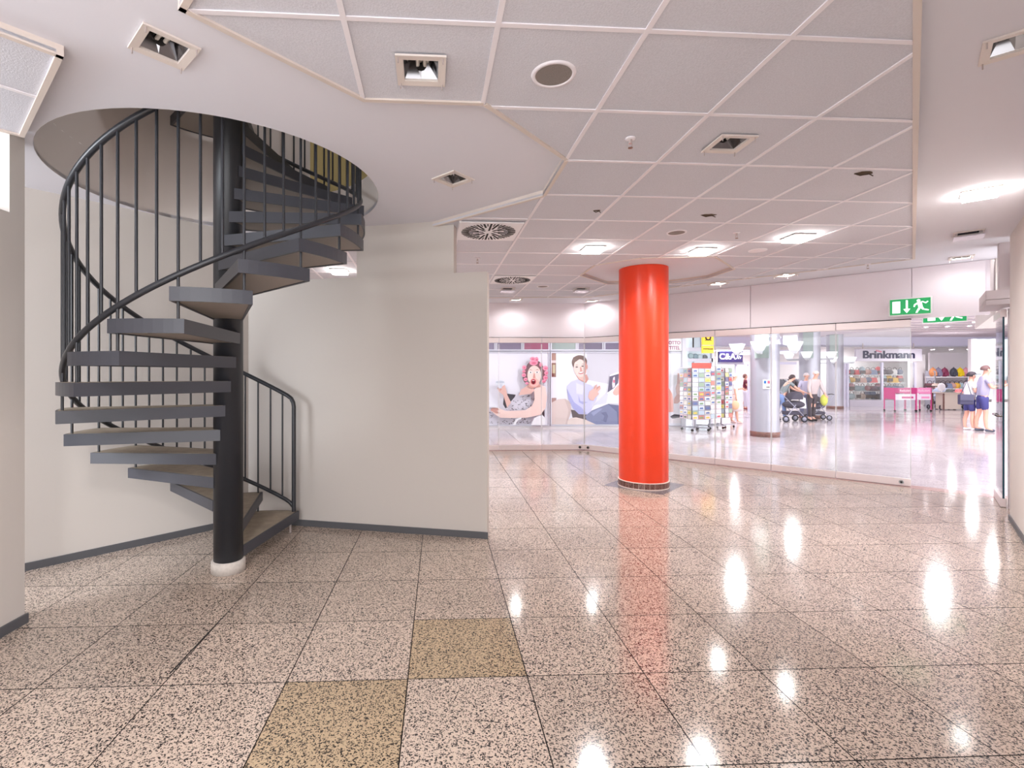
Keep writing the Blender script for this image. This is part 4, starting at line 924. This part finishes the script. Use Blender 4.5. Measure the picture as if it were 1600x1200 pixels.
def person(label, px, Y, H, rz, top, low, shoes, hair, arms, bend=0, lowkind='shorts', legs=(0, 0), sleeve=.5, hairlen=0, cap=None, skin=SKM, topw=1):
    # local frame: facing -Y; arms = ((elbow), (wrist)) offsets for left and right, in metres from the shoulder
    t = thing('person', label, 'person', (pxx(px, Y), Y, 0), rz); s = H/1.72
    def B(x, y, z):   # bend the trunk forward about the hip
        if z > .95 and bend: d = z-.95; return (x, y-d*sin(bend), .95+d*cos(bend))
        return (x, y, z)
    V = []; Ed = []
    def a(p, r, r2=None): V.append((p[0]*s, p[1]*s, p[2]*s, r*s, (r2 or r)*s)); return len(V)-1
    pel = a((0, 0, .95), .115, .10); wa = a(B(0, 0, 1.1), .115, .085); ch = a(B(0, 0, 1.30), .135, .10); nk = a(B(0, 0, 1.455), .05); hb_ = a(B(0, -.015, 1.53), .055, .065); hm = a(B(0, -.02, 1.60), .073, .09); ht_ = a(B(0, -.005, 1.675), .05, .062)
    Ed += [(pel, wa), (wa, ch), (ch, nk), (nk, hb_), (hb_, hm), (hm, ht_)]
    ns = a(B(0, -.108, 1.59), .012); Ed.append((hm, ns))
    feet = []; sh = []
    for sd, lg in ((-1, legs[0]), (1, legs[1])):
        h_ = a((sd*.085, 0, .88), .085); k_ = a((sd*.09, -lg*.5-.01, .49), .055); c_ = a((sd*.092, -lg*.8+.02, .32), .052); an = a((sd*.09, -lg+.01, .09), .034); to = a((sd*.1, -lg-.12, .03), .03)
        Ed += [(pel, h_), (h_, k_), (k_, c_), (c_, an), (an, to)]; feet.append((sd*.09, -lg))
    hands = []
    for sd, (el, wr) in ((-1, arms[0]), (1, arms[1])):
        S0 = Vector(B(sd*.165, 0, 1.39)); i0 = a(S0, .055, .05); E_ = S0+Vector(el); i1 = a(E_, .038); W_ = S0+Vector(wr); i2 = a(W_, .025); d = (W_-E_).normalized()
        Pm = W_+d*.06; i3 = a(Pm, .03, .016); Ed += [(ch, i0), (i0, i1), (i1, i2), (i2, i3)]; sh.append((S0, E_, W_)); hands.append(W_+d*.1)
        side = d.cross(Vector((0, 1, 0))); side = side.normalized() if side.length > .1 else Vector((1, 0, 0)); dn = d.cross(side).normalized()
        for f_, (o_, L_) in enumerate(((-.024, .068), (-.008, .078), (.008, .073), (.023, .058))):
            b0 = a(Pm+side*o_+d*.02, .0085); b1 = a(Pm+side*o_*1.15+d*(.02+L_*.55)+dn*.006, .0078); b2 = a(Pm+side*o_*1.15+d*(.02+L_*.95)+dn*.022, .006); Ed += [(i3, b0), (b0, b1), (b1, b2)]
        t0 = a(W_+d*.03+side*-.03, .0095); t1 = a(W_+d*.07+side*-.05+dn*.012, .008); Ed += [(i2, t0), (t0, t1)]
    skinmesh('body', V, Ed, skin, t, 1, pel)
    # top
    V = []; Ed = []; g = 1.13*topw
    p0 = a(B(0, 0, .93), .125*g, .11*g); p1 = a(B(0, 0, 1.08), .125*g, .10*g); p2 = a(B(0, 0, 1.30), .145*g, .115*g); p3 = a(B(0, 0, 1.425), .075*g, .07*g); Ed += [(p0, p1), (p1, p2), (p2, p3)]
    for S0, E_, W_ in sh:
        q0 = a(S0, .068, .064); m = S0.lerp(E_, min(1, sleeve*1.4)); q1 = a(m, .056); Ed += [(p2, q0), (q0, q1)]
        if sleeve > .8: q2 = a(E_.lerp(W_, .85), .04); Ed.append((q1, q2))
    skinmesh('top', V, Ed, top, t, 1, p1)
    if lowkind == 'skirt':
        MB().lathe([(.15*s, .98*s), (.19*s, .85*s), (.20*s, .55*s), (.195*s, .42*s), (.17*s, .425*s)], low, 24).build('skirt', t)
    else:
        V = []; Ed = []; p0 = a((0, 0, .99), .125, .11); p1 = a((0, 0, .9), .125, .115); Ed.append((p0, p1)); e_ = .52 if lowkind == 'shorts' else .12
        for sd, lg in ((-1, legs[0]), (1, legs[1])):
            h_ = a((sd*.09, 0, .82), .098); k_ = a((sd*.093, -lg*.45, .54), .078 if lowkind == 'shorts' else .066); Ed += [(p1, h_), (h_, k_)]
            if lowkind != 'shorts': n_ = a((sd*.093, -lg*.95+.01, e_), .052); Ed.append((k_, n_))
        skinmesh('shorts' if lowkind == 'shorts' else 'trousers', V, Ed, low, t, 1, p1)
    for fx, fy in feet:
        V = []; Ed = []; p0 = a((fx, fy+.045, .04), .036); p1 = a((fx, fy-.04, .042), .04, .042); p2 = a((fx*1.08, fy-.15, .034), .033, .036); Ed = [(p0, p1), (p1, p2)]
        skinmesh('shoe', V, Ed, shoes, t, 1, 0)
    Hc = Vector(B(0, -.012, 1.625))*s; M_ = Matrix.Rotation(bend, 4, 'X')
    hm_ = MB(); vs = []; n_, k_ = 14, 7
    for i in range(k_+1):
        u = (pi*.62)*i/k_
        vs += [Hc+M_ @ Vector((.093*s*sin(u)*cos(2*pi*j/n_), .018*s+.105*s*sin(u)*sin(2*pi*j/n_)*(1 if sin(2*pi*j/n_) > 0 else .72), .098*s*cos(u)+(.03*s if sin(2*pi*j/n_) < -.2 and i > 4 else 0))) for j in range(n_)]
    hm_.add(vs, [(i*n_+j, (i+1)*n_+j, (i+1)*n_+(j+1) % n_, i*n_+(j+1) % n_) for i in range(k_) for j in range(n_)], hair, True)
    if hairlen: hm_.ell(Hc+M_ @ Vector((0, .07*s, -.05*s)), (.075*s, .05*s, hairlen*s), hair)
    hm_.build('hair', t)
    if cap: MB().lathe([(0, .115*s), (.07*s, .095*s), (.1*s, .04*s), (.1*s, .02*s)], cap, 16, tuple(Hc)).box(tuple(Hc+Vector((0, -.13*s, .03*s))), (.13*s, .1*s, .012*s), cap).build('cap', t)
    fc = MB(); F0 = Vector(B(0, -.02, 1.605))*s
    for sd in (-1, 1): fc.ell(F0+M_ @ Vector((sd*.03*s, -.083*s, .012*s)), (.011*s, .006*s, .007*s), EYEM, 8, 6)
    fc.build('eyes', t); MB().ell(F0+M_ @ Vector((0, -.082*s, -.045*s)), (.022*s, .006*s, .007*s), LIPM, 8, 6).build('mouth', t)
    er = MB()
    for sd in (-1, 1): er.ell(F0+M_ @ Vector((sd*.08*s, .0, .0)), (.012*s, .02*s, .032*s), skin, 8, 6)
    er.build('ears', t)
    return t, [h_*s for h_ in hands]
def M3(n, c, r=.75): return mat(n, c, r)
HANG = ((-.05, .02, -.28), (-.04, -.02, -.52)); HANGR = ((.05, .02, -.28), (.04, -.02, -.52))
FORE = ((-.06, .0, -.26), (.04, -.2, -.22)); FORER = ((.06, .0, -.26), (-.04, -.2, -.22))
# woman in white walking right
person('older woman in white blouse and long cream skirt beside the postcard stands', 1147, 15.4, 1.56, R(75), M3('blouse_white', (236, 238, 240)), M3('skirt_cream', (226, 212, 214)), M3('shoe_rose', (226, 196, 196)), M3('hair_white', (238, 226, 224)), (HANG, FORER), 0, 'skirt', (.1, -.05), .6)
t = thing('handbag', 'tan handbag carried by the woman in the cream skirt', 'bag', (pxx(1149, 15.1), 15.1, .45)); TN = M3('tan_leather', (226, 184, 150)); MB().ell((0, 0, .13), (.13, .06, .14), TN).build('body', t); MB().tube([(-.07, 0, .2), (0, 0, .42), (.07, 0, .2)], .008, TN, 6).build('strap', t)
person('woman in a maroon top and white trousers in front of the clothing shop', 1164.5, 21.6, 1.55, R(60), M3('top_maroon', (112, 40, 66)), M3('trousers_white', (226, 222, 240)), M3('shoe_red', (150, 70, 80)), M3('hair_brown', (120, 84, 80)), (((-.03, -.08, -.26), (.02, -.2, -.02)), FORER), 0, 'trousers', (.06, -.04), .45, .06)
person('dark haired person in a grey shirt bending over a pushchair beside the silver pillar', 1221, 16.3, 1.6, R(80), M3('shirt_grey', (128, 138, 142)), M3('jeans_blue', (126, 152, 206)), M3('shoe_black', (36, 34, 40)), M3('hair_dark', (60, 44, 52)), (((-.02, -.2, -.2), (.02, -.42, -.3)), ((.02, -.2, -.2), (-.02, -.42, -.3))), R(32), 'trousers', (.08, -.12), .4, .06)
person('man in a faded beige jacket and dark trousers behind the second pushchair', 1269, 16.2, 1.66, R(5), M3('jacket_beige', (196, 182, 184)), M3('trousers_dark', (66, 58, 68)), M3('shoe_black', (36, 34, 40)), M3('hair_fair', (222, 206, 204)), (((-.08, -.04, -.28), (-.1, -.14, -.46)), ((.08, -.04, -.28), (.1, -.14, -.46))), R(14), 'trousers', (.03, -.05), .95, topw=1.12)
person('woman in a pale lilac cardigan walking close beside the man in beige', 1258, 16.5, 1.58, R(-10), M3('cardigan_lilac', (196, 194, 222)), M3('trousers_slate', (106, 108, 140)), M3('shoe_black', (36, 34, 40)), M3('hair_grey', (206, 196, 200)), (((-.08, .0, -.27), (-.1, -.06, -.5)), HANGR), R(8), 'trousers', (-.03, .05), .6, .03)
person('short man in white t-shirt, navy shorts and dark cap holding a satchel, left of two', 1515, 13.5, 1.58, R(70), M3('tee_white', (238, 236, 242)), M3('shorts_navy', (66, 66, 128)), M3('sneaker_white', (236, 232, 236)), M3('hair_black', (46, 40, 46)), (FORE, FORER), R(3), 'shorts', (.04, -.06), .45, cap=M3('cap_dark', (70, 62, 70)), topw=1.12)
person('taller man in grey t-shirt and striped navy shorts at the doorway, right of two', 1535, 13.2, 1.76, R(60), M3('tee_grey', (170, 166, 196)), M3('shorts_navy', (66, 66, 128)), M3('sneaker_dark', (84, 88, 104)), M3('hair_brown2', (110, 84, 84)), (((-.05, -.06, -.26), (.04, -.28, -.2)), ((.05, -.06, -.26), (-.06, -.28, -.2))), R(6), 'shorts', (.06, -.08), .45, topw=1.15)
t = thing('satchel', 'dark blue shoulder satchel hanging beside the man in the white t-shirt', 'bag', (pxx(1509, 13.2), 13.2, .72), R(-15)); SB = M3('satchel_navy', (64, 62, 88)); MB().box((0, 0, .13), (.32, .09, .27), SB).build('body', t, bev=.02); MB().box((0, -.05, .18), (.3, .015, .15), M3('satchel_flap', (80, 80, 104))).build('flap', t, bev=.006); MB().tube([(-.12, 0, .25), (.05, .04, .62), (.12, 0, .25)], .01, SB, 6).build('strap', t)
t = thing('carrier_bag', 'white carrier bag hanging from the hand of the woman in lilac', 'bag', (pxx(1253.5, 16.1), 16.1, .42)); MB().add([(-.11,-.04,0),(.11,-.04,0),(.11,.04,0),(-.11,.04,0),(-.09,-.02,.34),(.09,-.02,.34),(.09,.02,.34),(-.09,.02,.34)], [(3,2,1,0),(4,5,6,7),(0,1,5,4),(1,2,6,5),(2,3,7,6),(3,0,4,7)], M3('bag_white', (238, 232, 240))).build('body', t); MB().tube([(-.05, 0, .34), (0, 0, .46), (.05, 0, .34)], .006, M3('bag_white', (238, 232, 240)), 6).build('handle', t)
t = thing('balloon_bag', 'lime green round bag at the handle of the pushchair right of the couple', 'bag', (pxx(1287.5, 16.2), 16.2, .5)); MB().ell((0, 0, .18), (.11, .09, .19), M3('lime', (200, 206, 90))).build('body', t); MB().tube([(0, 0, .36), (-.03, 0, .46)], .008, DARK, 6).build('strap', t)
def stroller(px, Y, label, rz, c1, s=1):
    t = thing('pushchair', label, 'pushchair', (pxx(px, Y), Y, 0), rz, 'pushchairs'); t.scale = (s, s, s)
    m = M3('hood_%d' % c1[0], c1); fr = M3('pram_frame', (150, 150, 170), .4); tr = M3('tyre', (40, 40, 50))
    hd = MB(); vs = []; n_, k_ = 12, 6
    for i in range(k_+1):
        u = -R(10)+R(120)*i/k_
        vs += [(.1+.28*cos(u)*-1+.1, .2*cos(pi*j/n_), .72+.26*sin(u)*abs(sin(pi*j/n_))**.5) for j in range(n_+1)]
    hd.add(vs, [(i*(n_+1)+j, (i+1)*(n_+1)+j, (i+1)*(n_+1)+j+1, i*(n_+1)+j+1) for i in range(k_) for j in range(n_)], m, True); hd.build('hood', t)
    MB().ell((.12, 0, .55), (.36, .2, .13), m).build('seat', t); MB().box((.08, 0, .28), (.5, .32, .12), M3('basket_dark', (70, 66, 84))).build('basket', t, bev=.03)
    for y in (-.22, .22):
        MB().tube([(-.45, y, 1.0), (-.3, y, .8), (.3, y, .2)], .013, fr, 8).tube([(.05, y, .55), (-.25, y, .15)], .013, fr, 8).build('frame', t)
        for x in (-.27, .32):
            MB().lathe([(.07, -.015), (.1, -.018), (.1, .018), (.07, .015), (.07, -.015)], tr, 18).build('wheel', t)
            w_ = bpy.context.scene.collection.objects[-1]
            w_.rotation_euler = (pi/2, 0, 0); w_.location = (x, y, .1)
            MB().lathe([(0, -.008), (.07, -.008), (.07, .008), (0, .008)], fr, 10).build('hub', w_)
    MB().tube([(-.45, -.22, 1.0), (-.47, 0, 1.02), (-.45, .22, 1.0)], .016, DARK, 8).build('handle', t)
stroller(1234, 16.0, 'dark hooded pushchair under the bending person', 0, (62, 58, 74))
stroller(1279, 16.6, 'small folding pushchair partly hidden behind the man in beige', R(170), (84, 80, 100), .85)
stroller(1466, 21.8, 'pale blue pushchair parked beside the pink bargain bin', R(20), (170, 180, 204))
stroller(1505, 21.9, 'brown framed small pushchair left of the man in the white t-shirt', R(10), (150, 120, 116), .8)
# glass front of the neighbouring shop at the far right
t = thing('side_shop_front', 'narrow bright side shop front with plinth behind the taller man', 'shop front', (pxx(1540, 16.5), 16.5, 0))
for x in (-.5, .3, 1.1): MB().box((x, 0, 1.35), (.08, .1, 2.7), WHITE).build('frame_member', t)
MB().box((.3, 0, .3), (1.6, .25, .6), WARMW).build('plinth', t); MB().box((.3, .04, 1.7), (1.6, .01, 2.0), mat('pale_pane', (222, 236, 240), .2)).build('pane', t)
for k in range(6): MB().box((-.3+.22*k, -.02, 1.1+.12*(k % 3)), (.14, .05, .2), mat('bag_%d' % k, BC[k])).build('display_item', t)
struct(MB().box((30, 17, MZ/2), (.2, 30, MZ), SHOPG).build('wall_mall_right'))
struct(MB().box((-7, 17, MZ/2), (.2, 15, MZ), WARMW).build('wall_mall_left'))
print('objects', len(bpy.data.objects))
